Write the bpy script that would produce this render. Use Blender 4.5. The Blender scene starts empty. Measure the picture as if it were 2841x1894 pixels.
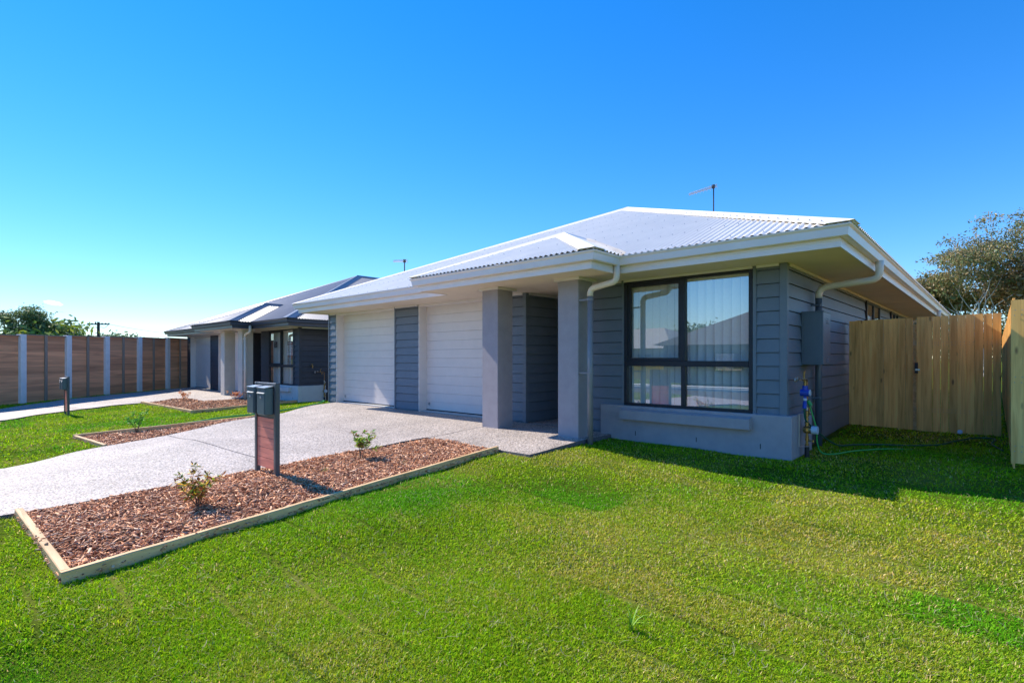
import bpy, math, random
import numpy as np
from mathutils import Vector
R = math.radians
S = bpy.context.scene
COL = S.collection

# ------------------------------------------------------------------ camera, sky, sun, exposure
cd = bpy.data.cameras.new("camera"); cam = bpy.data.objects.new("camera", cd); COL.objects.link(cam)
cam.location = (0, 0, 1.186); cam.rotation_euler = (R(90), 0, R(42.375))
cd.sensor_width = 36.0; cd.lens = 18.67; cd.shift_y = 0.01654; cd.clip_start = 0.05; cd.clip_end = 6000
S.camera = cam
SUNV = Vector((-1.11, -0.16, 1.0)).normalized()
sd = bpy.data.lights.new("sun", 'SUN'); sd.energy = 3.6; sd.angle = R(0.5); sd.color = (1.0, 0.92, 0.80)
so = bpy.data.objects.new("sun", sd); COL.objects.link(so); so.location = (-20, -2, 30)
so.rotation_euler = (-SUNV).to_track_quat('-Z', 'Y').to_euler()
W = bpy.data.worlds.new("World"); S.world = W; W.use_nodes = True
wt = W.node_tree; wt.nodes.clear()
def WN(t): return wt.nodes.new(t)
sky = WN('ShaderNodeTexSky'); sky.sky_type = 'NISHITA'; sky.sun_disc = False
sky.sun_elevation = math.asin(SUNV.z); sky.sun_rotation = math.atan2(SUNV.x, SUNV.y)
sky.air_density = 0.9; sky.dust_density = 0.0; sky.ozone_density = 4.5; sky.altitude = 0
hs = WN('ShaderNodeHueSaturation'); hs.inputs['Saturation'].default_value = 1.32; hs.inputs['Hue'].default_value = 0.506
bgn = WN('ShaderNodeBackground'); bgn.inputs[1].default_value = 0.15
wo = WN('ShaderNodeOutputWorld')
# one small far-off wisp of cloud low in the sky, by direction
geo = WN('ShaderNodeTexCoord')
fx, fy = -0.6740, 0.7388
cdv = Vector((fx - 0.8636 * fy, fy + 0.8636 * fx, 0.1045)).normalized()
rt = Vector((fy, -fx, 0)).normalized()
rt = (rt - cdv * rt.dot(cdv)).normalized(); up = rt.cross(cdv) * -1
if up.z < 0: up = -up
dr = WN('ShaderNodeVectorMath'); dr.operation = 'DOT_PRODUCT'; dr.inputs[1].default_value = rt
du = WN('ShaderNodeVectorMath'); du.operation = 'DOT_PRODUCT'; du.inputs[1].default_value = up
dc = WN('ShaderNodeVectorMath'); dc.operation = 'DOT_PRODUCT'; dc.inputs[1].default_value = cdv
for n in (dr, du, dc): wt.links.new(geo.outputs['Generated'], n.inputs[0])
def WM(op, a, b):
    m = WN('ShaderNodeMath'); m.operation = op
    for i, v in enumerate((a, b)):
        if isinstance(v, (int, float)): m.inputs[i].default_value = v
        else: wt.links.new(v, m.inputs[i])
    return m.outputs[0]
tilt = WM('ADD', du.outputs['Value'], WM('MULTIPLY', dr.outputs['Value'], 0.22))
e = WM('ADD', WM('POWER', WM('ABSOLUTE', WM('DIVIDE', dr.outputs['Value'], 0.0105), 0), 2), WM('POWER', WM('ABSOLUTE', WM('DIVIDE', tilt, 0.0032), 0), 2))
nz = WN('ShaderNodeTexNoise'); nz.inputs['Scale'].default_value = 260; wt.links.new(geo.outputs['Generated'], nz.inputs['Vector'])
e = WM('ADD', e, WM('MULTIPLY', WM('SUBTRACT', nz.outputs[0], 0.5), 1.6))
cm = WM('MULTIPLY', WM('SUBTRACT', 1.1, e), 0.9)
cl = WN('ShaderNodeClamp'); wt.links.new(cm, cl.inputs[0])
front = WM('GREATER_THAN', dc.outputs['Value'], 0.5)
fac = WM('MULTIPLY', cl.outputs[0], front)
mx = WN('ShaderNodeMixRGB'); mx.inputs[2].default_value = (9, 9, 9.2, 1)
bw = WN('ShaderNodeRGBToBW'); wt.links.new(sky.outputs[0], bw.inputs[0])
den = WM('DIVIDE', 1.06, WM('ADD', 1.0, WM('MULTIPLY', bw.outputs[0], 0.095)))
scn = WN('ShaderNodeVectorMath'); scn.operation = 'SCALE'; wt.links.new(sky.outputs[0], scn.inputs[0]); wt.links.new(den, scn.inputs['Scale'])
wt.links.new(scn.outputs[0], hs.inputs['Color']); wt.links.new(hs.outputs[0], mx.inputs[1]); wt.links.new(fac, mx.inputs[0])
wt.links.new(mx.outputs[0], bgn.inputs[0]); wt.links.new(bgn.outputs[0], wo.inputs[0])
S.view_settings.view_transform = 'Standard'; S.view_settings.look = 'None'
S.view_settings.exposure = 1.02; S.view_settings.gamma = 1.0
S.render.engine = 'CYCLES'
S.cycles.max_bounces = 8; S.cycles.transparent_max_bounces = 12

# ------------------------------------------------------------------ helpers
def tag(o, label=None, cat=None, group=None, kind=None):
    if label: o['label'] = label
    if cat: o['category'] = cat
    if group: o['group'] = group
    if kind: o['kind'] = kind
    return o
def empty(name, loc, label=None, cat=None, group=None):
    o = bpy.data.objects.new(name, None); COL.objects.link(o); o.location = loc
    o.empty_display_size = 0.2
    return tag(o, label, cat, group)
def V3(a): return np.array(a, float)
SPLIT = {'corner_trim','cornice','joint_strip','weep_hole','footing','bracket','ridge_cap','valley_flashing','element','wall','wall_flange','poster_band','insulator','jumper_wire','crossarm','rail','kerb','door_frame','threshold','tap','timer_dial','meter_body','soffit','plinth','room','steel','latch','tap_timer','boom','fine_print','white_print'}
class MB:
    def __init__(s): s.v = []; s.f = []
    def add(s, vs, fs):
        b = len(s.v); s.v += [tuple(map(float, p)) for p in vs]; s.f += [tuple(i + b for i in f) for f in fs]; return s
    def box(s, x0, x1, y0, y1, z0, z1):
        return s.add([(x0,y0,z0),(x1,y0,z0),(x1,y1,z0),(x0,y1,z0),(x0,y0,z1),(x1,y0,z1),(x1,y1,z1),(x0,y1,z1)],
                     [(0,3,2,1),(4,5,6,7),(0,1,5,4),(1,2,6,5),(2,3,7,6),(3,0,4,7)])
    def bbox(s, x0, x1, y0, y1, z0, z1, b=0.006):     # box with chamfered edges
        xs, ys, zs = (x0, x1), (y0, y1), (z0, z1); vs = []; idx = {}
        for i in (0,1):
            for j in (0,1):
                for k in (0,1):
                    sx, sy, sz = (1,-1)[i]*b, (1,-1)[j]*b, (1,-1)[k]*b
                    p = (xs[i], ys[j], zs[k])
                    idx[i,j,k,0] = len(vs); vs.append((p[0], p[1]+sy, p[2]+sz))
                    idx[i,j,k,1] = len(vs); vs.append((p[0]+sx, p[1], p[2]+sz))
                    idx[i,j,k,2] = len(vs); vs.append((p[0]+sx, p[1]+sy, p[2]))
        f = []
        def q(l, flip):
            f.append(tuple(l) if not flip else tuple(reversed(l)))
        for i in (0,1):
            q([idx[i,0,0,0],idx[i,0,1,0],idx[i,1,1,0],idx[i,1,0,0]], i==1)
            q([idx[0,i,0,1],idx[1,i,0,1],idx[1,i,1,1],idx[0,i,1,1]], i==1)
            q([idx[0,0,i,2],idx[0,1,i,2],idx[1,1,i,2],idx[1,0,i,2]], i==1)
        for i in (0,1):
            for j in (0,1):
                q([idx[i,j,0,0],idx[i,j,1,0],idx[i,j,1,1],idx[i,j,0,1]], (i+j)%2==0)
                q([idx[i,0,j,0],idx[i,1,j,0],idx[i,1,j,2],idx[i,0,j,2]], (i+j)%2==1)
                q([idx[0,i,j,1],idx[1,i,j,1],idx[1,i,j,2],idx[0,i,j,2]], (i+j)%2==0)
        for i in (0,1):
            for j in (0,1):
                for k in (0,1):
                    q([idx[i,j,k,0],idx[i,j,k,1],idx[i,j,k,2]], (i+j+k)%2==1)
        return s.add(vs, f)
    def prism(s, poly, a, b):   # poly: list of 3D pts, extruded by vector from a to b (offsets)
        n = len(poly); a = V3(a); b = V3(b)
        vs = [V3(p)+a for p in poly] + [V3(p)+b for p in poly]
        return s.add(vs, [tuple(range(n-1,-1,-1)), tuple(range(n,2*n))] + [(i,(i+1)%n,n+(i+1)%n,n+i) for i in range(n)])
    def flat(s, poly, z0, z1):  # horizontal polygon slab
        return s.prism([(p[0],p[1],0) for p in poly], (0,0,z0), (0,0,z1))
    def tube(s, pts, r, n=8, caps=True):
        pts = [V3(p) for p in pts]; rr = r if isinstance(r, (list, tuple)) else [r]*len(pts)
        rings = []; ref = None
        for i, p in enumerate(pts):
            t = pts[min(i+1,len(pts)-1)] - pts[max(i-1,0)]; t = t/(np.linalg.norm(t)+1e-9)
            if ref is None:
                ref = np.cross(t, (0,0,1.) if abs(t[2])<.9 else (1.,0,0))
            ref = ref - t*np.dot(ref,t); ref /= np.linalg.norm(ref)+1e-9
            b = np.cross(t, ref)
            rings.append([p + rr[i]*(math.cos(2*math.pi*k/n)*ref + math.sin(2*math.pi*k/n)*b) for k in range(n)])
        vs = [q for rg in rings for q in rg]; fs = []
        for i in range(len(pts)-1):
            for k in range(n):
                fs.append((i*n+k, i*n+(k+1)%n, (i+1)*n+(k+1)%n, (i+1)*n+k))
        if caps: fs.append(tuple(range(n-1,-1,-1))); fs.append(tuple(range((len(pts)-1)*n, len(pts)*n)))
        return s.add(vs, fs)
    def sweep(s, path, prof):  # path: XY polyline, prof: closed list (out, z); out = to the LEFT-normal given by (dy,-dx)
        P = [V3((p[0],p[1])) for p in path]; N = len(P); offs = []
        for i in range(N):
            ns = []
            if i > 0: d = P[i]-P[i-1]; d /= np.linalg.norm(d); ns.append(V3((d[1],-d[0])))
            if i < N-1: d = P[i+1]-P[i]; d /= np.linalg.norm(d); ns.append(V3((d[1],-d[0])))
            if len(ns) == 1: offs.append(ns[0])
            else:
                m = ns[0]+ns[1]; offs.append(m/(1+np.dot(ns[0],ns[1])))
        n = len(prof); vs = []
        for i in range(N):
            for (o, z) in prof:
                q = P[i]+offs[i]*o; vs.append((q[0], q[1], z))
        fs = []
        for i in range(N-1):
            for k in range(n): fs.append((i*n+k, (i+1)*n+k, (i+1)*n+(k+1)%n, i*n+(k+1)%n))
        fs.append(tuple(range(n))); fs.append(tuple(range((N-1)*n+n-1, (N-1)*n-1, -1)))
        return s.add(vs, fs)
    def build(s, name, mat, parent=None, org=(0,0,0), smooth=False):
        if name in SPLIT:
            c = s.clusters(.012)
            if len(c) > 1: return [k.build1(name, mat, parent, org, smooth) for k in c][0]
        return s.build1(name, mat, parent, org, smooth)
    def clusters(s, gap=0.012):
        par = list(range(len(s.v)))
        def fd(i):
            while par[i] != i: par[i] = par[par[i]]; i = par[i]
            return i
        for f in s.f:
            a = fd(f[0])
            for i in f[1:]: par[fd(i)] = a
        comp = {}
        for i in range(len(s.v)): comp.setdefault(fd(i), []).append(i)
        ks = list(comp); bb = [(np.array([s.v[i] for i in comp[k]]).min(0), np.array([s.v[i] for i in comp[k]]).max(0)) for k in ks]
        lo = np.array([b_[0] for b_ in bb])-gap; hi = np.array([b_[1] for b_ in bb])+gap; g = list(range(len(ks)))
        def fg(i):
            while g[i] != i: g[i] = g[g[i]]; i = g[i]
            return i
        for i in range(len(ks)):
            t = np.where(((lo[i] <= hi) & (hi[i] >= lo)).all(1))[0]
            for j in t: g[fg(j)] = fg(i)
        out = {}
        for i, k in enumerate(ks): out.setdefault(fg(i), []).append(k)
        res = []
        for ids in out.values():
            keep = sorted(i for k in ids for i in comp[k]); mp = {v: n for n, v in enumerate(keep)}; m = MB(); m.v = [s.v[i] for i in keep]
            m.f = [tuple(mp[i] for i in f) for f in s.f if f[0] in mp]; res.append(m)
        return res
    def build1(s, name, mat, parent=None, org=(0,0,0), smooth=False):
        me = bpy.data.meshes.new(name)
        o = V3(org); me.from_pydata([tuple(V3(p)-o) for p in s.v], [], s.f); me.update()
        me.materials.append(mat)
        if smooth:
            me.polygons.foreach_set('use_smooth', [True]*len(me.polygons))
        ob = bpy.data.objects.new(name, me); COL.objects.link(ob)
        if parent is not None: ob.parent = parent
        return ob
def fastmesh(name, verts, faces, mat, cols=None, smooth=False):   # verts (N,3), faces (M,k) all the same k
    me = bpy.data.meshes.new(name); n = len(verts); m, k = faces.shape
    me.vertices.add(n); me.vertices.foreach_set('co', verts.astype(np.float32).ravel())
    me.loops.add(m*k); me.loops.foreach_set('vertex_index', faces.astype(np.int32).ravel())
    me.polygons.add(m); me.polygons.foreach_set('loop_start', np.arange(m, dtype=np.int32)*k)
    me.polygons.foreach_set('loop_total', np.full(m, k, dtype=np.int32))
    if cols is not None:
        a = me.attributes.new('tint', 'FLOAT_COLOR', 'POINT')
        c = np.ones((n,4), np.float32); c[:,:3] = cols; a.data.foreach_set('color', c.ravel())
    me.update(calc_edges=True)
    if smooth: me.polygons.foreach_set('use_smooth', np.ones(m, bool))
    me.materials.append(mat)
    ob = bpy.data.objects.new(name, me); COL.objects.link(ob); return ob

# ------------------------------------------------------------------ materials
def mat(name, color, rough=0.6, metal=0.0, spec=0.5, noise=None, bump=None, stretch=None):
    """noise=(scale, amount, detail): colour variation; bump=(scale, strength, dist)"""
    m = bpy.data.materials.new(name); m.use_nodes = True; nt = m.node_tree; b = nt.nodes['Principled BSDF']
    b.inputs['Base Color'].default_value = (*color, 1); b.inputs['Roughness'].default_value = rough
    b.inputs['Metallic'].default_value = metal; b.inputs['Specular IOR Level'].default_value = spec
    tc = nt.nodes.new('ShaderNodeTexCoord'); vec = tc.outputs['Object']
    if stretch:
        mp = nt.nodes.new('ShaderNodeMapping'); mp.inputs['Scale'].default_value = stretch; nt.links.new(vec, mp.inputs[0]); vec = mp.outputs[0]
    if noise:
        n = nt.nodes.new('ShaderNodeTexNoise'); n.inputs['Scale'].default_value = noise[0]; n.inputs['Detail'].default_value = noise[2]; n.inputs['Roughness'].default_value = 0.65
        nt.links.new(vec, n.inputs['Vector'])
        r = nt.nodes.new('ShaderNodeValToRGB'); r.color_ramp.elements[0].position = 0.3; r.color_ramp.elements[1].position = 0.7
        a = noise[1]
        r.color_ramp.elements[0].color = tuple(max(0, c*(1-a)) for c in color)+(1,)
        r.color_ramp.elements[1].color = tuple(min(1, c*(1+a)) for c in color)+(1,)
        nt.links.new(n.outputs[0], r.inputs[0]); nt.links.new(r.outputs[0], b.inputs['Base Color'])
    if bump:
        n = nt.nodes.new('ShaderNodeTexNoise'); n.inputs['Scale'].default_value = bump[0]; n.inputs['Detail'].default_value = 6
        nt.links.new(vec, n.inputs['Vector'])
        bp = nt.nodes.new('ShaderNodeBump'); bp.inputs['Strength'].default_value = bump[1]; bp.inputs['Distance'].default_value = bump[2]
        nt.links.new(n.outputs[0], bp.inputs['Height']); nt.links.new(bp.outputs[0], b.inputs['Normal'])
    return m
def mat_tint(name, rough=0.7, trans=0.35, spec=0.3):
    m = bpy.data.materials.new(name); m.use_nodes = True; nt = m.node_tree; b = nt.nodes['Principled BSDF']
    a = nt.nodes.new('ShaderNodeAttribute'); a.attribute_name = 'tint'
    nt.links.new(a.outputs['Color'], b.inputs['Base Color']); b.inputs['Roughness'].default_value = rough
    b.inputs['Specular IOR Level'].default_value = spec
    if trans:
        t = nt.nodes.new('ShaderNodeBsdfTranslucent'); nt.links.new(a.outputs['Color'], t.inputs['Color'])
        mx = nt.nodes.new('ShaderNodeMixShader'); mx.inputs[0].default_value = trans
        nt.links.new(b.outputs[0], mx.inputs[1]); nt.links.new(t.outputs[0], mx.inputs[2])
        nt.links.new(mx.outputs[0], nt.nodes['Material Output'].inputs[0])
    return m
def mat_glass(name, dark=1.0, refl=0.34):
    m = bpy.data.materials.new(name); m.use_nodes = True; nt = m.node_tree; nt.nodes.clear()
    t = nt.nodes.new('ShaderNodeBsdfTransparent'); t.inputs[0].default_value = (0.97*dark, 0.99*dark, 0.99*dark, 1)
    g = nt.nodes.new('ShaderNodeBsdfGlossy'); g.inputs['Roughness'].default_value = 0.0; g.inputs[0].default_value = (1,1,1,1)
    lw = nt.nodes.new('ShaderNodeLayerWeight'); lw.inputs[0].default_value = 0.5
    f = nt.nodes.new('ShaderNodeMath'); f.operation = 'POWER'; f.inputs[1].default_value = 4.0; nt.links.new(lw.outputs['Facing'], f.inputs[0])
    mu = nt.nodes.new('ShaderNodeMath'); mu.operation = 'MULTIPLY_ADD'; mu.inputs[1].default_value = 0.88; mu.inputs[2].default_value = refl
    x = nt.nodes.new('ShaderNodeMixShader'); o = nt.nodes.new('ShaderNodeOutputMaterial')
    nt.links.new(f.outputs[0], mu.inputs[0]); nt.links.new(mu.outputs[0], x.inputs[0]); nt.links.new(t.outputs[0], x.inputs[1]); nt.links.new(g.outputs[0], x.inputs[2])
    nt.links.new(x.outputs[0], o.inputs[0]); return m
def mat_aggregate(name):
    m = bpy.data.materials.new(name); m.use_nodes = True; nt = m.node_tree; b = nt.nodes['Principled BSDF']
    tc = nt.nodes.new('ShaderNodeTexCoord'); N = nt.nodes.new
    v = N('ShaderNodeTexVoronoi'); v.inputs['Scale'].default_value = 52; v.inputs['Randomness'].default_value = 1
    nt.links.new(tc.outputs['Object'], v.inputs['Vector'])
    sp = N('ShaderNodeSeparateColor'); nt.links.new(v.outputs['Color'], sp.inputs[0])
    r = N('ShaderNodeValToRGB'); cr = r.color_ramp; cr.interpolation = 'CONSTANT'
    stops = [(0,(0.52,0.48,0.44)),(0.2,(0.30,0.26,0.23)),(0.32,(0.62,0.60,0.60)),(0.48,(0.11,0.10,0.11)),(0.58,(0.50,0.48,0.50)),(0.70,(0.33,0.28,0.24)),(0.78,(0.05,0.05,0.06)),(0.87,(0.58,0.56,0.57))]
    while len(cr.elements) < len(stops): cr.elements.new(0.5)
    for el, (p, c) in zip(cr.elements, stops): el.position = p; el.color = (*c, 1)
    nt.links.new(sp.outputs[0], r.inputs[0])
    # cement between the stones
    r2 = N('ShaderNodeValToRGB'); r2.color_ramp.elements[0].position = 0.42; r2.color_ramp.elements[1].position = 0.62
    nt.links.new(v.outputs['Distance'], r2.inputs[0])
    mx = N('ShaderNodeMixRGB'); mx.inputs[2].default_value = (0.30, 0.29, 0.29, 1)
    nt.links.new(r2.outputs[0], mx.inputs[0]); nt.links.new(r.outputs[0], mx.inputs[1])
    # broad tonal drift
    n = N('ShaderNodeTexNoise'); n.inputs['Scale'].default_value = 1.3; n.inputs['Detail'].default_value = 5; nt.links.new(tc.outputs['Object'], n.inputs['Vector'])
    mr = N('ShaderNodeMapRange'); mr.inputs[1].default_value = 0.3; mr.inputs[2].default_value = 0.7; mr.inputs[3].default_value = 0.80; mr.inputs[4].default_value = 1.08
    nt.links.new(n.outputs[0], mr.inputs[0])
    mu = N('ShaderNodeVectorMath'); mu.operation = 'SCALE'; nt.links.new(mx.outputs[0], mu.inputs[0]); nt.links.new(mr.outputs[0], mu.inputs['Scale'])
    wm_ = N('ShaderNodeVectorMath'); wm_.operation = 'MULTIPLY'; wm_.inputs[1].default_value = (1.12,1.0,0.90); nt.links.new(mu.outputs[0], wm_.inputs[0])
    nt.links.new(wm_.outputs[0], b.inputs['Base Color']); b.inputs['Roughness'].default_value = 0.65
    bp = N('ShaderNodeBump'); bp.invert = True; bp.inputs['Strength'].default_value = 0.55; bp.inputs['Distance'].default_value = 0.006
    nt.links.new(v.outputs['Distance'], bp.inputs['Height']); nt.links.new(bp.outputs[0], b.inputs['Normal'])
    return m
def mat_wood(name, c1, c2, c3=None, along='z', scale=1.0, island=True, tone=(.78,1.16), rough=0.75, knots=True):
    """timber with grain along one axis, per-board tone, knots"""
    m = bpy.data.materials.new(name); m.use_nodes = True; nt = m.node_tree; b = nt.nodes['Principled BSDF']; N = nt.nodes.new
    tc = N('ShaderNodeTexCoord'); g = N('ShaderNodeNewGeometry')
    rnd = N('ShaderNodeVectorMath'); rnd.operation = 'SCALE'; rnd.inputs['Scale'].default_value = 37.0
    cmb = N('ShaderNodeCombineXYZ')
    for i in range(3): nt.links.new(g.outputs['Random Per Island'], cmb.inputs[i])
    nt.links.new(cmb.outputs[0], rnd.inputs[0])
    ad = N('ShaderNodeVectorMath'); ad.operation = 'ADD'; nt.links.new(tc.outputs['Object'], ad.inputs[0]); nt.links.new(rnd.outputs[0], ad.inputs[1])
    mp = N('ShaderNodeMapping'); sc = {'x': (0.9,14,14), 'y': (14,0.9,14), 'z': (14,14,0.9)}[along]
    mp.inputs['Scale'].default_value = tuple(s*scale for s in sc); nt.links.new(ad.outputs[0], mp.inputs[0])
    n = N('ShaderNodeTexNoise'); n.inputs['Scale'].default_value = 1.6; n.inputs['Detail'].default_value = 7; n.inputs['Distortion'].default_value = 0.8
    nt.links.new(mp.outputs[0], n.inputs['Vector'])
    r = N('ShaderNodeValToRGB'); r.color_ramp.elements[0].position = 0.33; r.color_ramp.elements[1].position = 0.66
    r.color_ramp.elements[0].color = (*c2, 1); r.color_ramp.elements[1].color = (*c1, 1)
    nt.links.new(n.outputs[0], r.inputs[0]); col = r.outputs[0]
    if island:
        mr = N('ShaderNodeMapRange'); mr.inputs[3].default_value = tone[0]; mr.inputs[4].default_value = tone[1]
        nt.links.new(g.outputs['Random Per Island'], mr.inputs[0])
        mu = N('ShaderNodeVectorMath'); mu.operation = 'SCALE'; nt.links.new(col, mu.inputs[0]); nt.links.new(mr.outputs[0], mu.inputs['Scale']); col = mu.outputs[0]
    if knots:
        mk = N('ShaderNodeMapping'); ks = {'x': (2.2,7,7), 'y': (7,2.2,7), 'z': (7,7,2.2)}[along]
        mk.inputs['Scale'].default_value = ks; nt.links.new(ad.outputs[0], mk.inputs[0])
        v = N('ShaderNodeTexVoronoi'); v.inputs['Scale'].default_value = 0.9; nt.links.new(mk.outputs[0], v.inputs['Vector'])
        rk = N('ShaderNodeValToRGB'); rk.color_ramp.elements[0].position = 0.05; rk.color_ramp.elements[1].position = 0.12
        rk.color_ramp.elements[0].color = (.75,.75,.75,1); rk.color_ramp.elements[1].color = (0,0,0,1)
        nt.links.new(v.outputs['Distance'], rk.inputs[0])
        mx = N('ShaderNodeMixRGB'); mx.inputs[2].default_value = (*(c3 or (0.09,0.04,0.02)), 1)
        nt.links.new(rk.outputs[0], mx.inputs[0]); nt.links.new(col, mx.inputs[1]); col = mx.outputs[0]
    nt.links.new(col, b.inputs['Base Color']); b.inputs['Roughness'].default_value = rough
    bp = N('ShaderNodeBump'); bp.inputs['Strength'].default_value = 0.25; bp.inputs['Distance'].default_value = 0.004
    nt.links.new(n.outputs[0], bp.inputs['Height']); nt.links.new(bp.outputs[0], b.inputs['Normal'])
    return m
M = {}
M['roof_white'] = mat('roof_white', (0.90,0.84,0.74), 0.40, noise=(2.0,0.05,4))
M['cream_trim'] = mat('cream_trim', (0.66,0.60,0.50), 0.45, noise=(1.5,0.04,3))
M['gutter_white'] = mat('gutter_white', (0.86,0.77,0.75), 0.35, noise=(2.5,0.04,3))
M['soffit'] = mat('soffit', (0.80,0.68,0.54), 0.8, noise=(1.2,0.05,3))
M['clad_blue'] = mat('clad_blue', (0.155,0.18,0.215), 0.55, noise=(3,0.08,5), bump=(60,0.06,0.002))
M['render_grey'] = mat('render_grey', (0.36,0.325,0.345), 0.85, noise=(5,0.09,8), bump=(170,0.5,0.004))
M['white_metal'] = mat('white_metal', (0.74,0.67,0.63), 0.42, noise=(3,0.04,4))
M['white_trim'] = mat('white_trim', (0.76,0.71,0.68), 0.45, noise=(3,0.03,3))
M['black_metal'] = mat('black_metal', (0.012,0.013,0.020), 0.5, noise=(8,0.2,2))
M['cream_pipe'] = mat('cream_pipe', (0.82,0.70,0.58), 0.3, noise=(6,0.04,3))
M['grey_pipe'] = mat('grey_pipe', (0.24,0.23,0.25), 0.35, noise=(6,0.06,3))
M['blue_pipe'] = mat('blue_pipe', (0.10,0.12,0.15), 0.35, noise=(6,0.06,3))
M['meter_box'] = mat('meter_box', (0.115,0.14,0.175), 0.42, noise=(4,0.05,3))
M['roof_dark'] = mat('roof_dark', (0.21,0.21,0.225), 0.34, noise=(2.0,0.08,4))
M['gutter_dark'] = mat('gutter_dark', (0.045,0.06,0.085), 0.35, noise=(2.5,0.06,3))
M['clad_dark'] = mat('clad_dark', (0.05,0.052,0.066), 0.6, noise=(3,0.1,5))
M['render_white'] = mat('render_white', (0.60,0.60,0.59), 0.85, noise=(4,0.06,6), bump=(150,0.3,0.003))
M['render_cream'] = mat('render_cream', (0.62,0.57,0.50), 0.85, noise=(4,0.06,6), bump=(150,0.3,0.003))
M['blind'] = mat_tint('blind_fabric', 0.8, 0.3); 
M['blind'] = mat('blind_white', (0.88,0.88,0.86), 0.75, noise=(30,0.03,2))
M['glass'] = mat_glass('window_glass'); M['glass_screen'] = mat_glass('screened_glass', 0.80, 0.16)
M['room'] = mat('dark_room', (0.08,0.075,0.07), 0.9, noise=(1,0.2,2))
M['steel'] = mat('galvanised_steel', (0.45,0.46,0.48), 0.35, 0.8, noise=(12,0.1,3))
M['screw'] = mat('screw_heads', (0.34,0.34,0.36), 0.5, 0.5, noise=(5,0.1,1))
M['weep'] = mat('weep_slot', (0.03,0.03,0.035), 0.9, noise=(5,0.1,1))
M['boom'] = mat('aerial_alloy', (0.55,0.56,0.58), 0.5, noise=(12,0.08,2))
M['brass'] = mat('brass', (0.42,0.26,0.10), 0.35, 0.85, noise=(25,0.3,4))
M['copper'] = mat('copper_pipe', (0.30,0.16,0.09), 0.4, 0.7, noise=(25,0.3,4))
M['blue_plastic'] = mat('blue_plastic', (0.01,0.05,0.42), 0.35, noise=(10,0.1,1))
M['green_plastic'] = mat('green_plastic', (0.02,0.32,0.10), 0.4, noise=(10,0.1,1))
M['white_plastic'] = mat('white_plastic', (0.55,0.62,0.72), 0.35, noise=(10,0.05,1))
M['black_plastic'] = mat('black_plastic', (0.02,0.02,0.025), 0.5, noise=(10,0.1,1))
M['hose_light'] = mat('hose_light_green', (0.05,0.42,0.10), 0.4, noise=(20,0.1,2))
M['hose_dark'] = mat('hose_dark_green', (0.01,0.10,0.06), 0.4, noise=(20,0.1,2))
M['aggregate'] = mat_aggregate('exposed_aggregate')
M['slab_edge'] = mat('slab_edge', (0.13,0.12,0.13), 0.9, noise=(30,0.25,5), bump=(60,0.4,0.01))
M['concrete'] = mat('post_concrete', (0.80,0.76,0.73), 0.85, noise=(6,0.08,6), bump=(40,0.2,0.004))
M['pale_concrete'] = mat('kerb_concrete', (0.52,0.51,0.49), 0.85, noise=(2,0.08,6))
M['paling_v'] = mat_wood('pine_paling', (0.95,0.57,0.18), (0.66,0.34,0.09), (0.10,0.045,0.02), tone=(.80,1.22))
M['edging'] = mat_wood('pine_sleeper', (0.84,0.55,0.27), (0.58,0.35,0.15), (0.12,0.06,0.025), along='y')
M['edging_x'] = mat_wood('pine_sleeper_cross', (0.82,0.54,0.28), (0.56,0.34,0.16), (0.12,0.06,0.025), along='x')
M['wall_plank'] = mat_wood('stained_hardwood_plank', (0.95,0.42,0.20), (0.60,0.25,0.12), (0.10,0.05,0.03), along='x', scale=0.35, knots=False)
M['batten'] = mat_wood('grey_batten', (0.40,0.30,0.22), (0.28,0.21,0.15), along='z')
M['cedar'] = mat_wood('red_slat', (0.82,0.27,0.18), (0.58,0.17,0.12), along='x', scale=1.5, knots=False, rough=0.5)
M['lb_frame'] = mat('letterbox_frame', (0.07,0.08,0.09), 0.4, noise=(8,0.1,3))
M['lb_box'] = mat('letterbox_front', (0.075,0.115,0.135), 0.35, noise=(8,0.08,3))
M['lb_lid'] = mat('letterbox_lid', (0.5,0.52,0.54), 0.3, 0.5, noise=(8,0.05,3))
M['blades'] = mat_tint('grass_blades', 0.7, 0.4, 0.10)
M['leaf'] = mat_tint('leaf_faces', 0.5, 0.3, 0.4)
M['chips'] = mat_tint('bark_chips', 0.85, 0.0, 0.2)
M['gumbark'] = mat('pale_gum_bark', (0.66,0.60,0.55), 0.8, noise=(3,0.35,6), stretch=(1,1,0.3))
M['bark'] = mat('dark_bark', (0.11,0.085,0.065), 0.9, noise=(4,0.3,6))
M['twig'] = mat('twig', (0.13,0.08,0.05), 0.8, noise=(9,0.2,3))
M['pole'] = mat('pole_timber', (0.045,0.04,0.04), 0.8, noise=(3,0.2,4))
M['asphalt'] = mat('asphalt', (0.055,0.055,0.058), 0.9, noise=(40,0.2,5), bump=(200,0.3,0.004))
M['paper'] = mat('paper_white', (0.8,0.8,0.8), 0.6, noise=(3,0.02,2))
M['ink'] = mat('ink_dark', (0.03,0.03,0.04), 0.6, noise=(3,0.1,2))
M['ink_red'] = mat('ink_red', (0.32,0.04,0.04), 0.6, noise=(3,0.1,2))

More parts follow.
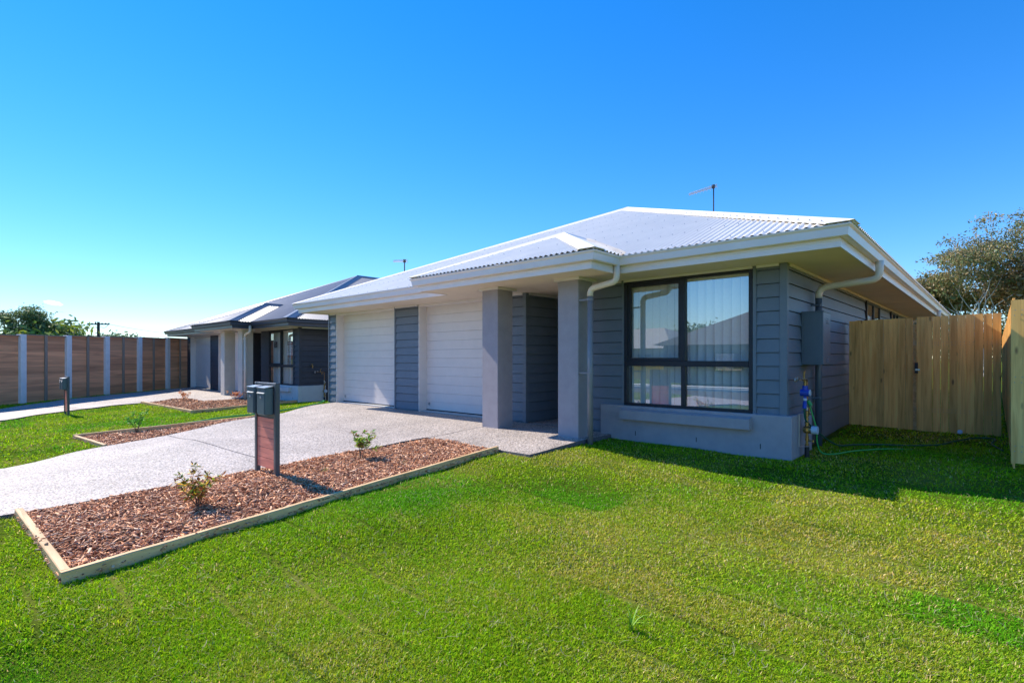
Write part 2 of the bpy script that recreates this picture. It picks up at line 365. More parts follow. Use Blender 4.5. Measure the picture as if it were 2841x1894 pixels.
# ------------------------------------------------------------------ ground heights
CP = np.array([
 (-13.5,7.6,-.05),(-10,7.3,-.05),(-6.4,6.5,-.05),(-4.7,6.3,-.07),(-4.67,7.2,-.065),(-3.3,7.2,-.07),(-1.88,7.2,-.085),(-1.9,8.3,-.07),(-1,9,-.06),(-1.9,11,-.0),(.1,11,.0),(.1,9,-.03),(3,11,.0),(.2,8,-.06),
 (-6.42,5.24,-.085),(-6.42,3.65,-.11),(-6.42,2.5,-.15),(-6.42,1.8,-.185),(-6.4,.55,-.215),(-8,5,-.085),(-9,3,-.15),(-8,1,-.21),
 (-5.02,5.3,-.10),(-4.85,3.8,-.155),(-4.77,2.95,-.19),(-4.7,1.86,-.24),(-4.52,.58,-.30),(-5.8,2.6,-.155),(-5.5,1,-.22),(-5.7,4.3,-.11),
 (-4.5,6.0,-.08),(-3.1,6.1,-.15),(-2.3,6.1,-.18),(-1.7,6.1,-.20),(-.7,6.7,-.20),(.3,6.8,-.17),(-3,4,-.24),(-3,2,-.33),(-1,4,-.29),(-1,2,-.38),(1,4,-.3),(1,1,-.42),(-3,0,-.42),(0,-1.5,-.48),(-4,-1,-.42),
 (-9.3,.6,-.27),(-10.3,1.85,-.22),(-12,4.75,-.13),(-13.3,7.3,-.07),(-10.5,.0,-.3),
 (-11.84,1.7,-.21),(-13,1,-.3),(-14,4,-.25),(-15,6,-.26),(-16.9,8.1,-.26),(-18.7,2.5,-.37),(-16,2,-.35),(-16,4.8,-.33),(-21,4.7,-.33),(-20,2.8,-.38),(-18.5,1,-.41),
 (-24.0,1.6,-.33),(-25.2,3.3,-.3),(-26.3,4.6,-.27),(-27.4,6,-.25),(-28.6,7.5,-.24),(-28.5,8.4,-.24),(-25,8,-.24),(-21.4,6.1,-.26),(-19.4,6.1,-.27),(-19.4,8,-.27),
 (-22,-2,-.5),(-12,-3,-.5),(-16,0,-.42),(-30,3,-.4),(-6,-6,-.52),(2,-6,-.52),(-14.8,9,-.2),(-15,14,-.15),(-2,20,-.05),(-8,28,-.1),(-30,20,-.25),(6,6,-.2),(10,0,-.4),(-40,0,-.5),(-25,-6,-.55),(8,-6,-.52)])
def gz(x, y):
    x = np.asarray(x, float); y = np.asarray(y, float); sh = np.broadcast(x, y).shape
    x = np.broadcast_to(x, sh).ravel(); y = np.broadcast_to(y, sh).ravel(); out = np.empty(x.shape)
    for s in range(0, len(x), 20000):
        d2 = (x[s:s+20000,None]-CP[:,0])**2 + (y[s:s+20000,None]-CP[:,1])**2 + 0.10
        w = d2**-1.9; out[s:s+20000] = (w*CP[:,2]).sum(1)/w.sum(1)
    return out.reshape(sh)
def gz1(x, y): return float(gz(x, y))
def inside(poly, x, y):
    x = np.asarray(x); y = np.asarray(y); r = np.zeros(x.shape, bool); n = len(poly)
    for i in range(n):
        x0, y0 = poly[i]; x1, y1 = poly[(i+1) % n]
        c = ((y0 > y) != (y1 > y)) & (x < (x1-x0)*(y-y0)/((y1-y0) or 1e-9)+x0); r ^= c
    return r
P_DR1 = [(-13.3,7.46),(-13.3,7.3),(-12.0,4.78),(-10.31,1.85),(-9.45,.6),(-9.3,-8),(-6.2,-8),(-6.42,.5),(-6.42,5.24),(-6.6,5.25),(-6.6,7.46)]
P_PORCH = [(-6.6,5.25),(-4.48,5.25),(-4.48,7.3),(-4.9,9.6),(-6.5,9.6),(-6.6,7.46)]
P_BED1 = [(-6.42,5.24),(-5.02,5.26),(-4.52,.58),(-6.36,.5)]
P_BED2 = [(-11.9,1.68),(-10.31,1.85),(-12.02,4.9)]
P_BED3 = [(-21.05,4.73),(-16.35,4.86),(-16.88,8.05),(-19.48,8.05),(-19.48,6.15),(-21.4,6.15)]
P_DR2 = [(-18.3,.6),(-18.5,1.19),(-20.3,2.85),(-21.1,4.75),(-21.42,6.15),(-21.6,8.3),(-28.4,8.3),(-24.7,3.45),(-23.05,2.2),(-21.9,1.4),(-20.2,-8),(-16.6,-8)]
P_PORCH2 = [(-21.6,6.15),(-19.48,6.15),(-19.48,8.3),(-19.9,10.4),(-21.6,10.4),(-21.6,8.3)]
P_H1 = [(-13.7,7.4),(-4.7,7.2),(-1.88,7.2),(-1.98,26),(-13.7,26)]
P_H2 = [(x-15,y+.9) for x, y in P_H1]
EXCL = [P_DR1,P_PORCH,P_BED1,P_BED2,P_BED3,P_DR2,P_PORCH2,P_H1,P_H2]

# ------------------------------------------------------------------ ground, street
def axis(lo, hi, far, step):
    a = list(np.arange(lo, hi+1e-6, step)); s = step; x = hi
    while x < far: s *= 1.35; x += s; a.append(x)
    s = step; x = lo
    while x > -far: s *= 1.35; x -= s; a.insert(0, x)
    return np.array(a)
gx = axis(-32, 8, 4000, 0.25); gy = axis(-7, 22, 4000, 0.25)
GX, GY = np.meshgrid(gx, gy); GZ = gz(GX, GY)
far = np.clip((np.hypot(GX+8, GY-5)-60)/60, 0, 1); GZ = GZ*(1-far) + far*(-0.6)
GZ = np.where(GY < -7.6, -0.75, GZ)
nx, ny = len(gx), len(gy)
ii = (np.arange(ny-1)[:,None]*nx + np.arange(nx-1)).ravel()
ground_mat = bpy.data.materials.new('turf_soil'); ground_mat.use_nodes = True
nt = ground_mat.node_tree; b = nt.nodes['Principled BSDF']; tc = nt.nodes.new('ShaderNodeTexCoord')
n1 = nt.nodes.new('ShaderNodeTexNoise'); n1.inputs['Scale'].default_value = 90; n1.inputs['Detail'].default_value = 6
n2 = nt.nodes.new('ShaderNodeTexNoise'); n2.inputs['Scale'].default_value = 0.9; n2.inputs['Detail'].default_value = 4
for n in (n1, n2): nt.links.new(tc.outputs['Object'], n.inputs['Vector'])
r1 = nt.nodes.new('ShaderNodeValToRGB'); r1.color_ramp.elements[0].position = .35; r1.color_ramp.elements[1].position = .68
r1.color_ramp.elements[0].color = (0.035,0.05,0.008,1); r1.color_ramp.elements[1].color = (0.10,0.17,0.012,1)
r2 = nt.nodes.new('ShaderNodeValToRGB'); r2.color_ramp.elements[0].color = (0,0,0,1); r2.color_ramp.elements[1].color = (1,1,1,1)
r2.color_ramp.elements[0].position = .45; r2.color_ramp.elements[1].position = .65
mxg = nt.nodes.new('ShaderNodeMixRGB'); mxg.inputs[2].default_value = (0.16,0.17,0.03,1)
nt.links.new(n1.outputs[0], r1.inputs[0]); nt.links.new(n2.outputs[0], r2.inputs[0]); nt.links.new(r2.outputs[0], mxg.inputs[0]); nt.links.new(r1.outputs[0], mxg.inputs[1])
nt.links.new(mxg.outputs[0], b.inputs['Base Color']); b.inputs['Roughness'].default_value = 1.0; b.inputs['Specular IOR Level'].default_value = 0.0
g = fastmesh('ground', np.stack([GX.ravel(), GY.ravel(), GZ.ravel()], 1), np.stack([ii, ii+1, ii+nx+1, ii+nx], 1), ground_mat, smooth=True)
tag(g, kind='structure')
def strip_surface(name, L, Rr, rows, cols, top, thick, mat_top, extra=None):
    """ruled slab between two polylines L and Rr (equal length); the surface follows the ground + top"""
    L = np.array(L, float); Rr = np.array(Rr, float)
    t = np.linspace(0, len(L)-1, rows); i = np.clip(t.astype(int), 0, len(L)-2); f = (t-i)[:,None]
    A = L[i]*(1-f)+L[i+1]*f; B = Rr[i]*(1-f)+Rr[i+1]*f
    s = np.linspace(0, 1, cols)[None,:,None]; P = A[:,None]*(1-s)+B[:,None]*s
    Z = gz(P[...,0], P[...,1]) + top
    if extra is not None: Z = extra(P[...,0], P[...,1], Z)
    m = MB(); vs = [(P[a,c,0],P[a,c,1],Z[a,c]) for a in range(rows) for c in range(cols)]; fs = []
    for a in range(rows-1):
        for c in range(cols-1): fs.append((a*cols+c, a*cols+c+1, (a+1)*cols+c+1, (a+1)*cols+c))
    nb = len(vs)
    rim = [a*cols for a in range(rows)] + [(rows-1)*cols+c for c in range(1,cols)] + [a*cols+cols-1 for a in range(rows-2,-1,-1)] + [c for c in range(cols-2,0,-1)]
    vs += [(vs[k][0], vs[k][1], vs[k][2]-thick) for k in rim]; n = len(rim)
    fs2 = [(rim[k], rim[(k+1)%n], nb+(k+1)%n, nb+k) for k in range(n)]
    m.add(vs, fs+fs2); o = m.build(name, mat_top); o.data.materials.append(M['slab_edge'])
    for k in range(len(fs), len(fs)+len(fs2)): o.data.polygons[k].material_index = 1
    bm_fix(o); return tag(o, kind='structure')
def bm_fix(o):
    import bmesh
    bm = bmesh.new(); bm.from_mesh(o.data); bmesh.ops.recalc_face_normals(bm, faces=bm.faces); bm.to_mesh(o.data); bm.free()
J = 0.009
def blend(level, y0, y1):
    def f(x, y, z):
        w = np.clip((y-y0)/(y1-y0), 0, 1); return z*(1-w)+w*level
    return f
fy1 = blend(-0.004, 5.6, 6.6)
# driveway in front of the near house: two pours with a joint
strip_surface('driveway', [(-13.28,7.44),(-12.0,4.78),(-10.9,2.84+J)], [(-6.6-J,7.44),(-6.6-J,5.24),(-6.42,2.9+J)], 24, 24, 0.035, 0.15, M['aggregate'], fy1)
strip_surface('driveway', [(-10.88,2.84-J),(-10.31,1.85),(-9.45,.6),(-9.35,-7)], [(-6.42,2.9-J),(-6.42,1.9),(-6.42,.6),(-6.2,-7)], 24, 16, 0.035, 0.15, M['aggregate'])
strip_surface('porch_slab', [(-6.6+J,7.44),(-6.6+J,5.25)], [(-4.48,7.3),(-4.48,5.25)], 12, 12, 0.035, 0.15, M['aggregate'], fy1)
strip_surface('porch_floor', [(-6.5,9.6),(-6.5,7.45)], [(-4.9,9.6),(-4.9,7.45)], 4, 4, 0.035, 0.15, M['aggregate'], blend(-0.006, 5, 6))
fy2 = blend(-0.184, 6.5, 7.5)
strip_surface('driveway', [(-28.3,8.32),(-24.7,3.45),(-23.05,2.2)], [(-21.6-J,8.32),(-21.2,5.2),(-20.5,3.1+J)], 20, 20, 0.035, 0.15, M['aggregate'], fy2)
strip_surface('driveway', [(-23.03,2.2-J),(-21.9,1.4),(-20.2,-7)], [(-20.48,3.1-J),(-18.5,1.19),(-16.6,-7)], 20, 12, 0.035, 0.15, M['aggregate'])
strip_surface('porch_slab', [(-21.6+J,8.32),(-21.6+J,6.15)], [(-19.48,8.2),(-19.48,6.15)], 8, 8, 0.035, 0.15, M['aggregate'], fy2)
strip_surface('porch_floor', [(-21.5,10.5),(-21.5,8.33)], [(-19.9,10.5),(-19.9,8.33)], 4, 4, 0.035, 0.15, M['aggregate'], blend(-0.186, 5, 6))
# street side (behind the camera, seen in the window glass)
tag(MB().box(-90, 60, -15.5, -8.0, -0.80, -0.70).build('road', M['asphalt']), kind='structure')
tag(MB().box(-90, 60, -8.0, -7.55, -0.80, -0.56).box(-90, 60, -15.95, -15.5, -0.8, -0.56).build('kerb', M['pale_concrete']), kind='structure')
tag(MB().box(-90, 60, -17.6, -16.4, -0.8, -0.52).build('footpath', M['pale_concrete']), kind='structure')

# ------------------------------------------------------------------ house builder
ZG, SOF, PT = 2.606, 2.40, math.tan(R(22.7))
XL, XR, YG, YE = -13.825, -1.10, 6.487, 27.0
PXL, PXR, PY = -7.84, -3.872, 5.835
YF, YW, XS = 7.45, 7.33, -1.986
BASE = (-7.5, 7.3, 0.0)
def clad(mb, p, d, nrm, length, z0, z1, zb=0.02, cover=0.178):
    """lap boards: p start (x,y), d unit direction along, nrm outward unit"""
    p = V3((*p, 0)); d = V3((*d, 0)); nn = V3((*nrm, 0)); k = math.floor((z0-zb)/cover)
    while True:
        a = zb+k*cover; bt = a+cover
        if a >= z1-1e-4: break
        lo, hi = max(a, z0), min(bt, z1)
        ol = 0.026-(lo-a)/cover*0.019; oh = 0.026-(hi-a)/cover*0.019
        if hi-lo > 0.02:
            ht = hi-0.009 if hi == bt else hi
            poly = [p+nn*(-0.02)+V3((0,0,lo)), p+nn*ol+V3((0,0,lo)), p+nn*oh+V3((0,0,ht)), p+nn*(-0.02)+V3((0,0,ht))]
            mb.prism(poly, (0,0,0), d*length)
        k += 1
def corr(mb, O, U, Vv, N, width, vmin, vmax, pitch=0.095, amp=0.0125, n=6):
    O, U, Vv, N = map(V3, (O, U, Vv, N)); cnt = int(width/pitch*n)+1; us = np.linspace(0, width, cnt); vs = []; fs = []
    for u in us:
        h = amp*math.sin(2*math.pi*u/pitch); a, b_ = vmin(u), vmax(u)
        vs += [O+U*u+Vv*a+N*h, O+U*u+Vv*max(b_, a+0.001)+N*h]
    for i in range(cnt-1): fs.append((2*i, 2*i+2, 2*i+3, 2*i+1))
    mb.add(vs, fs)
def cap_strip(mb, a, b_, n1, n2, w=0.17, h=0.03, e1=None, e2=None):
    """ridge/hip capping: two wings lying on the planes with normals n1,n2"""
    a, b_, n1, n2 = map(V3, (a, b_, n1, n2)); t = b_-a; t /= np.linalg.norm(t)
    w1 = np.cross(n1, t); w1 /= np.linalg.norm(w1); w2 = np.cross(t, n2); w2 /= np.linalg.norm(w2)
    if w1[2] > 0: w1 = -w1
    if w2[2] > 0: w2 = -w2
    upv = V3((0,0,1)); c = upv*(h+0.012)
    def sec(p): return [p+w1*w+n1*0.012, p+w1*w+n1*0.020, p+w1*0.03+c, p+upv*(h+0.026), p+w2*0.03+c, p+w2*w+n2*0.020, p+w2*w+n2*0.012]
    A, B = sec(a), sec(b_); n = len(A)
    if e1 is not None:
        e1, e2 = V3(e1), V3(e2); q = a-t*.02
        A = [q+e1*w*1.4+n1*.012, q+e1*w*1.4+n1*.02, q+e1*.05+upv*.018, q+upv*.022, q+e2*.05+upv*.018, q+e2*w*1.4+n2*.02, q+e2*w*1.4+n2*.012]
    mb.add(A+B, [(i, i+n, i+1+n, i+1) for i in range(n-1)] + [(n-1, 2*n-1, n, 0)] + [tuple(range(n)), tuple(range(2*n-1, n-1, -1))])
def window(root, x0, x1, y, z0, z1, xm, zr, org, mats, slat_ang=20, sash=True, gap=0.119, nslat=None):
    """front-facing window; frame face stands proud of the wall plane y"""
    f = MB(); yo, yi = y-0.035, y+0.06
    f.bbox(x0, x1, yo, yi, z1-0.045, z1, .004).bbox(x0, x1, yo, yi, z0, z0+0.05, .004)
    f.bbox(x0, x0+0.05, yo+.001, yi, z0+.05, z1-.045, .004).bbox(x1-0.05, x1, yo+.001, yi, z0+.05, z1-.045, .004)
    f.bbox(x0+.05, x1-.05, yo-.004, yi, zr-0.035, zr+0.045, .004).bbox(xm-0.035, xm+0.03, yo+.003, yi, z0+.05, zr-.035, .004)
    f.bbox(xm-0.03, xm+0.03, yo-.006, yi, zr+.045, z1-.045, .004)
    fr = f.build('window', mats['frame'], root, org)
    p = MB()
    for (a, b_, c, d, yy) in ((x0+.05, xm-.035, z0+.05, zr-.035, y+.0), (xm+.03, x1-.05, z0+.05, zr-.035, y+.0), (xm+.03, x1-.05, zr+.045, z1-.045, y+.0)):
        MB().add([(a,yy,c),(b_,yy,c),(b_,yy,d),(a,yy,d)], [(0,1,2,3)]).build('pane', M['glass'], fr, org)
    # sliding sash with insect screen in the upper left
    s = MB(); a, b_, c, d = x0+.05, xm-.03, zr+.045, z1-.045
    s.box(a, b_, y-.018, y+.012, c, c+.045).box(a, b_, y-.018, y+.012, d-.05, d).box(a, a+.05, y-.018, y+.012, c+.045, d-.05).box(b_-.05, b_, y-.018, y+.012, c+.045, d-.05)
    s.build('sash', mats['frame'], fr, org)
    MB().add([(a+.05,y-.004,c+.045),(b_-.05,y-.004,c+.045),(b_-.05,y-.004,d-.05),(a+.05,y-.004,d-.05)], [(0,1,2,3)]).build('pane', M['glass_screen'], fr, org)
    # vertical blind
    b = MB(); xx = x0+.10; k = 0; rnd = random.Random(5)
    b.box(x0+.03, x1-.03, y+.12, y+.16, z1-.075, z1-.035)
    while xx < x1-.05:
        an = R(slat_ang + rnd.uniform(-5, 5) + (10 if xx > xm else -11)); hw = 0.055
        dx, dy = hw*math.cos(an), hw*math.sin(an)
        pts = []
        for t in (-1, -.5, 0, .5, 1):
            cu = 0.006*(1-t*t); pts.append((xx+dx*t+cu*math.sin(an), y+.14+dy*t-cu*math.cos(an)))
        poly = [(q[0], q[1], 0) for q in pts] + [(q[0], q[1]+.0015, 0) for q in reversed(pts)]
        b.prism(poly, (0,0,z0+.035), (0,0,z1-.08)); xx += gap; k += 1
    b.build('blind', M['blind'], root, org)
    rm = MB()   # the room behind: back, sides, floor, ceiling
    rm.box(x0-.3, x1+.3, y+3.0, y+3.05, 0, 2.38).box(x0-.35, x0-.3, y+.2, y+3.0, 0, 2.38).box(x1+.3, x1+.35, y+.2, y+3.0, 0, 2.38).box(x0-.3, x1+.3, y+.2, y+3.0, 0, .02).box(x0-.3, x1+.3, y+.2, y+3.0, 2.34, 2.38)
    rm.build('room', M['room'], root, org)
    return fr
def build_house(off, m, label, dark):
    root = empty('duplex_house', (BASE[0]+off[0], BASE[1]+off[1], BASE[2]+off[2]), label, 'house')
    B = lambda mb, name, mt, par=None, sm=False: mb.build(name, mt, par or root, BASE, sm)
    hw = (XR-XL)/2; xm = (XL+XR)/2; ya = YG+hw; za = ZG+PT*hw; cs = math.cos(math.atan(PT)); sn = math.sin(math.atan(PT))
    # --- roof sheets
    rf = MB()
    corr(rf, (XL,YG,ZG+.01), (1,0,0), (0,cs,sn), (0,-sn,cs), 2*hw, lambda u: 0.0, lambda u: min(u, 2*hw-u)/cs)
    ln = YE-YG
    corr(rf, (XR,YG,ZG+.01), (0,1,0), (-cs,0,sn), (sn,0,cs), ln, lambda u: 0.0, lambda u: min(u, hw)/cs)
    corr(rf, (XL,YG,ZG+.01), (0,1,0), (cs,0,sn), (-sn,0,cs), ln, lambda u: 0.0, lambda u: min(u, hw)/cs)
    pw = (PXR-PXL)/2; pm = (PXL+PXR)/2; pz = ZG+PT*pw; dY = YG-PY
    corr(rf, (PXL,PY,ZG+.022), (1,0,0), (0,cs,sn), (0,-sn,cs), 2*pw, lambda u: 0.0, lambda u: min(u, 2*pw-u)/cs)
    for x0, sg in ((PXR,-1),(PXL,1)):
        corr(rf, (x0,PY,ZG+.022), (0,1,0), (sg*cs,0,sn), (-sg*sn,0,cs), pw+dY, lambda u: max(0, u-dY)/cs, lambda u: min(u, pw)/cs)
    roof = B(rf, 'roof', m['roof'])
    # gable closing wall at the far end
    B(MB().prism([(XL,YE,ZG),(XR,YE,ZG),(xm,YE,za)], (0,0,0), (0,.05,0)), 'gable', m['clad'])
    cp = MB(); nf, nr, nl = (0,-sn,cs), (sn,0,cs), (-sn,0,cs)
    cap_strip(cp, (XR,YG,ZG+.012), (xm,ya,za), nf, nr, .19, .03, (-1,0,0), (0,1,0)); cap_strip(cp, (XL,YG,ZG+.012), (xm,ya,za), nf, nl, .19, .03, (1,0,0), (0,1,0))
    cap_strip(cp, (xm,ya-.05,za), (xm,YE,za), nr, nl, .19)
    cap_strip(cp, (PXR,PY,ZG+.022), (pm,PY+pw,pz+.01), nf, nr, .17, .03, (-1,0,0), (0,1,0)); cap_strip(cp, (PXL,PY,ZG+.022), (pm,PY+pw,pz+.01), nf, nl, .17, .03, (1,0,0), (0,1,0))
    cap_strip(cp, (pm,PY+pw-.04,pz+.01), (pm,YG+pw+.05,pz+.01), nr, nl, .17)
    B(cp, 'ridge_cap', m['cap'], roof)
    # flashing in the valleys beside the porch roof
    vf = MB()
    for x0, sg in ((PXR,-1),(PXL,1)):
        a = V3((x0,YG,ZG+.022)); b_ = V3((pm,YG+pw,pz+.022)); w = V3((0.0,0.16,0.16*PT)); w2 = V3((-sg*0.05,0,0))
        vf.add([a+w2*0, b_, b_+w, a+w], [(0,1,2,3),(3,2,1,0)])
    B(vf, 'valley_flashing', m['cap'], roof)
    # screws on the rib crests
    sc = MB(); i = 0; rows = [0.12, 1.0, 1.9, 2.8, 3.7, 4.6, 5.5]
    u = 0.095*0.25
    while u < 2*hw:
        for v in rows:
            if v*1 < min(u, 2*hw-u)/cs-.25 and (v > .2 or i % 2 == 0):
                px_, py_, pz_ = XL+u, YG+v*cs, ZG+.01+v*sn
                inp = PXL < px_ < PXR and py_ < YG + min(px_-PXL, PXR-px_)
                if inp: pz_ += PT*dY+.012
                if inp and py_-PY > min(px_-PXL, PXR-px_)-.2: continue
                q = V3((px_, py_, pz_))+V3((0,-sn,cs))*.012
                sc.add([q+V3((dx,dy*cs,dy*sn)) for dx, dy in ((-.006,-.006),(.006,-.006),(.006,.006),(-.006,.006))]+[q+V3((0,-sn,cs))*.014], [(0,1,4),(1,2,4),(2,3,4),(3,0,4)])
        u += 0.095*2; i += 1
    # crest row along the right hip, where the capping is fixed
    for k in range(40):
        t = (k+.6)/41; p = V3((XR-hw*t-.27*0.7, YG+hw*t-.02*0.7, 0)); p[0] -= .03
        p[2] = ZG+PT*(p[1]-YG)+.045
        sc.add([p+V3((dx,dy,dy*PT)) for dx, dy in ((-.01,-.01),(.01,-.01),(.01,.01),(-.01,.01))]+[p+V3((0,0,.016))], [(0,1,4),(1,2,4),(2,3,4),(3,0,4)])
    tag(B(sc, 'roof_screws', M['screw'], roof), kind='stuff')
    # --- fascia, gutter, soffit
    FX0, FX1, FY, PFX0, PFX1, PFY = XL+.12, XR-.12-.02, YG+.115, PXL+.12, PXR-.125, PY+.12
    path = [(FX0,YE),(FX0,FY),(PFX0,FY),(PFX0,PFY),(PFX1,PFY),(PFX1,FY),(FX1,FY),(FX1,YE)]
    # travel with the outside on the (dy,-dx) side: going -Y on the left side -> outward (-1,0)
    fas = MB().sweep(path, [(-.02,SOF-.012),(0,SOF-.012),(0.003,SOF+.022),(0,SOF+.026),(0,SOF+.052),(0.003,SOF+.056),(0.003,ZG-.02),(-.02,ZG-.02)])
    B(fas, 'fascia', m['fascia'])
    gt = MB().sweep(path, [(0.004,ZG-.115),(.07,ZG-.118),(.082,ZG-.112),(.095,ZG-.03),(.117,ZG-.008),(.120,ZG+.006),(.112,ZG+.006),(.104,ZG-.012),(.088,ZG-.03),(.074,ZG-.10),(0.004,ZG-.105)])
    B(gt, 'gutter', m['gutter'])
    sf = MB().box(FX0+.001, FX1-.001, FY+.0, YE, SOF, SOF+.015).box(PFX0+.001, PFX1-.001, PFY+.0, FY, SOF, SOF+.015)
    soff = B(sf, 'soffit', m['soffit'])
    jl = MB()
    for xj in (-12.6,-10.2,-6.9,-4.0,-2.6): jl.box(xj-.012, xj+.012, FY+.02, YF-.02, SOF-.004, SOF)
    for yj in (9.2,11.6,14.0,16.4): jl.box(XS+.03, FX1-.02, yj-.012, yj+.012, SOF-.004, SOF)
    B(jl, 'joint_strip', m['soffit'], soff)
    # --- walls
    w = MB(); H = SOF
    w.box(-13.60, -13.26, YF+.02, YF+.3, 0, H); clad(w, (-13.60,YF), (1,0), (0,-1), .34, -.02, H-.03)
    w.box(-10.55, -9.65, YF+.02, YF+.3, 0, H); clad(w, (-10.55,YF), (1,0), (0,-1), .90, -.02, H-.03)
    w.box(-6.94, -6.45, YF+.02, YF+.3, 0, H); clad(w, (-6.94,YF), (1,0), (0,-1), .47, -.02, H-.03)
    w.box(-6.94, -6.45, YF+.3, 9.5, 0, H); clad(w, (-6.45,YF), (0,1), (1,0), 2.05, -.02, H-.03)
    w.box(-6.45, -4.9, 9.5, 9.6, 0, H)
    w.box(-13.60, -13.5, YF+.3, YE, -.2, H)
    w.box(-13.5, -6.94, 9.4, 9.5, 0, H); 
    w.box(-4.99, -4.85, YW+.02, 9.6, 0, H)
    B(w, 'wall', m['clad'])
    # front wing with the big window, clad above the rendered plinth
    wx0, wx1, wz0, wz1 = -4.292, -2.373, .453, 2.372
    w = MB()
    clad(w, (-4.99,YW), (1,0), (0,-1), wx0-.04+4.99, -.05, H-.03)
    clad(w, (wx1+.045,YW), (1,0), (0,-1), XS-.0-(wx1+.045), .44, H-.03)
    w.box(-4.99, wx0, YW+.02, YW+.2, -.1, H).box(wx1, XS-.02, YW+.02, YW+.2, -.1, H).box(wx0, wx1, YW+.02, YW+.2, -.1, wz0).box(wx0, wx1, YW+.02, YW+.2, wz1, H)
    clad(w, (XS-.0,YW), (0,1), (1,0), YE-YW, -.02, H-.03)
    w.box(XS-.15, XS-.02, YW+.2, YE, -.02, H)
    w.box(XL+.3, XR-.9, YE-.1, YE, 0, H)
    B(w, 'wall', m['clad'])
    ct = MB().bbox(XS-.055, XS+.034, YW-.036, YW+.05, .45, H-.002, .004)
    ct.bbox(-6.50, -6.416, YF-.036, YF+.05, 0, H-.002, .004).bbox(-13.64, -13.60, YF-.034, YF+.04, -.02, H-.002, .004)
    ct.bbox(wx0-.045, wx0-.002, YW-.032, YW+.02, .44, H-.002, .003).bbox(wx1+.002, wx1+.045, YW-.032, YW+.02, .44, H-.002, .003)
    ct.bbox(-10.548, -10.50, YF-.034, YF+.02, 0, H-.002, .003)
    B(ct, 'corner_trim', m['clad'])
    co = MB(); c0, c1 = H-.034, H-.001
    for a, b_, y in ((-13.55,-13.27,YF),(-10.5,-9.66,YF),(-6.94,-6.5,YF),(-4.97,wx0-.05,YW),(wx0,wx1,YW),(wx1+.05,XS-.06,YW)):
        co.box(a, b_, y-.05, y+.01, c0, c1)
    co.box(XS-.01, XS+.045, YW+.06, YE-.5, c0, c1).box(-6.46, -6.40, YF+.06, 9.45, c0, c1)
    B(co, 'cornice', m['trim'])
    # side windows under the eave
    for (y0, y1) in ((12.8,14.45),(16.2,17.4)):
        sw = MB().box(XS-.0, XS+.05, y0, y0+.05, 1.25, 2.36).box(XS, XS+.05, y1-.05, y1, 1.25, 2.36).box(XS, XS+.05, (y0+y1)/2-.03, (y0+y1)/2+.03, 1.25, 2.36).box(XS, XS+.05, y0+.05, y1-.05, 2.31, 2.36).box(XS, XS+.05, y0+.05, y1-.05, 1.25, 1.3)
        fr = B(sw, 'window', m['frame']); B(MB().box(XS+.028, XS+.032, y0+.05, y1-.05, 1.3, 2.31), 'pane', M['glass'], fr)
    # --- plinth with sill block
    pl = MB().bbox(-4.676, -1.88, YW-.11, YW-.001, -.35, .461, .008).bbox(XS+.03, -1.88, YW-.0005, 8.2, -.35, .461, .008)
    plo = B(pl, 'plinth', m['plinth'])
    B(MB().prism([(0,7.125,.262),(0,YW-.02,.262),(0,YW-.02,.452),(0,7.125,.395)], (-4.275,0,0), (-2.36,0,0)), 'sill', m['plinth'], plo)
    wp = MB()
    for xw in (-4.05,-3.1,-2.25): wp.box(xw-.005, xw+.005, YW-.1125, YW-.109, .02, .085)
    B(wp, 'weep_hole', M['weep'], plo)
    # slab edge line below the side wall
    B(MB().box(XS-.1, XS-.005, 8.2, YE, -.3, -.02).box(-13.6, -6.45, YF-.0, YF+.28, -.3, -.008).box(-4.99, -4.67, YW-.005, YW+.1, -.3, -.05), 'footing', M['slab_edge'])
    # --- window
    window(root, wx0, wx1, YW-.0, wz0, wz1, -3.328, 1.105, BASE, m, slat_ang=m['slat'])
    # --- garage openings
    for x0, x1 in ((-13.235,-10.58),(-9.62,-6.97)):
        d = MB(); n = 12; zt = 2.36; h = (zt-.02)/n
        for k in range(n):
            a, b_ = .02+k*h, .02+(k+1)*h; g = .006 if k % 2 == 0 else .003
            d.prism([(0,7.66,a),(0,7.652,a+g),(0,7.652,b_-g),(0,7.66,b_),(0,7.70,b_),(0,7.70,a)], (x0,0,0), (x1,0,0))
        do = B(d, 'garage_door', m['door'])
        lk = MB().tube([(x0+.10,7.653,.16),(x0+.10,7.638,.16)], [.035,.03], 14); B(lk, 'lock', M['steel'], do)
        B(MB().box(x0+.002, x1-.002, 7.645, 7.66, .0125, .036), 'seal', M['black_plastic'], do)
        jm = MB().box(x0-.025, x0, YF-.012, 7.70, -.005, SOF-.001).box(x1, x1+.025, YF-.012, 7.70, -.005, SOF-.001).box(x0, x1, YF-.010, 7.655, 2.355, SOF-.001)
        B(jm, 'door_frame', m['trim'])
        B(MB().box(x0, x1, YF+.05, 7.8, -.2, .012), 'threshold', M['pale_concrete'])
    # --- columns
    for x1 in (-6.26, -4.60):
        c = MB().bbox(x1-.38, x1, 6.503, 6.883, -.12, SOF-.03, .008); co_ = B(c, 'column', m['column'])
        k = MB().box(x1-.425, x1+.045, 6.46, 6.93, SOF-.04, SOF-.001); B(k, 'capping', m['trim'], co_)
    # entry door at the back of the porch
    ed = MB().bbox(-5.95, -5.05, 9.46, 9.50, 0, 2.1, .006); e_ = B(ed, 'door', m['clad']); B(MB().tube([(-5.15,9.46,1.0),(-5.15,9.40,1.0),(-5.27,9.40,1.0)], .011, 8), 'handle', M['steel'], e_)
    # --- downpipes
    dp = MB(); px_, py_ = -4.41, 6.54
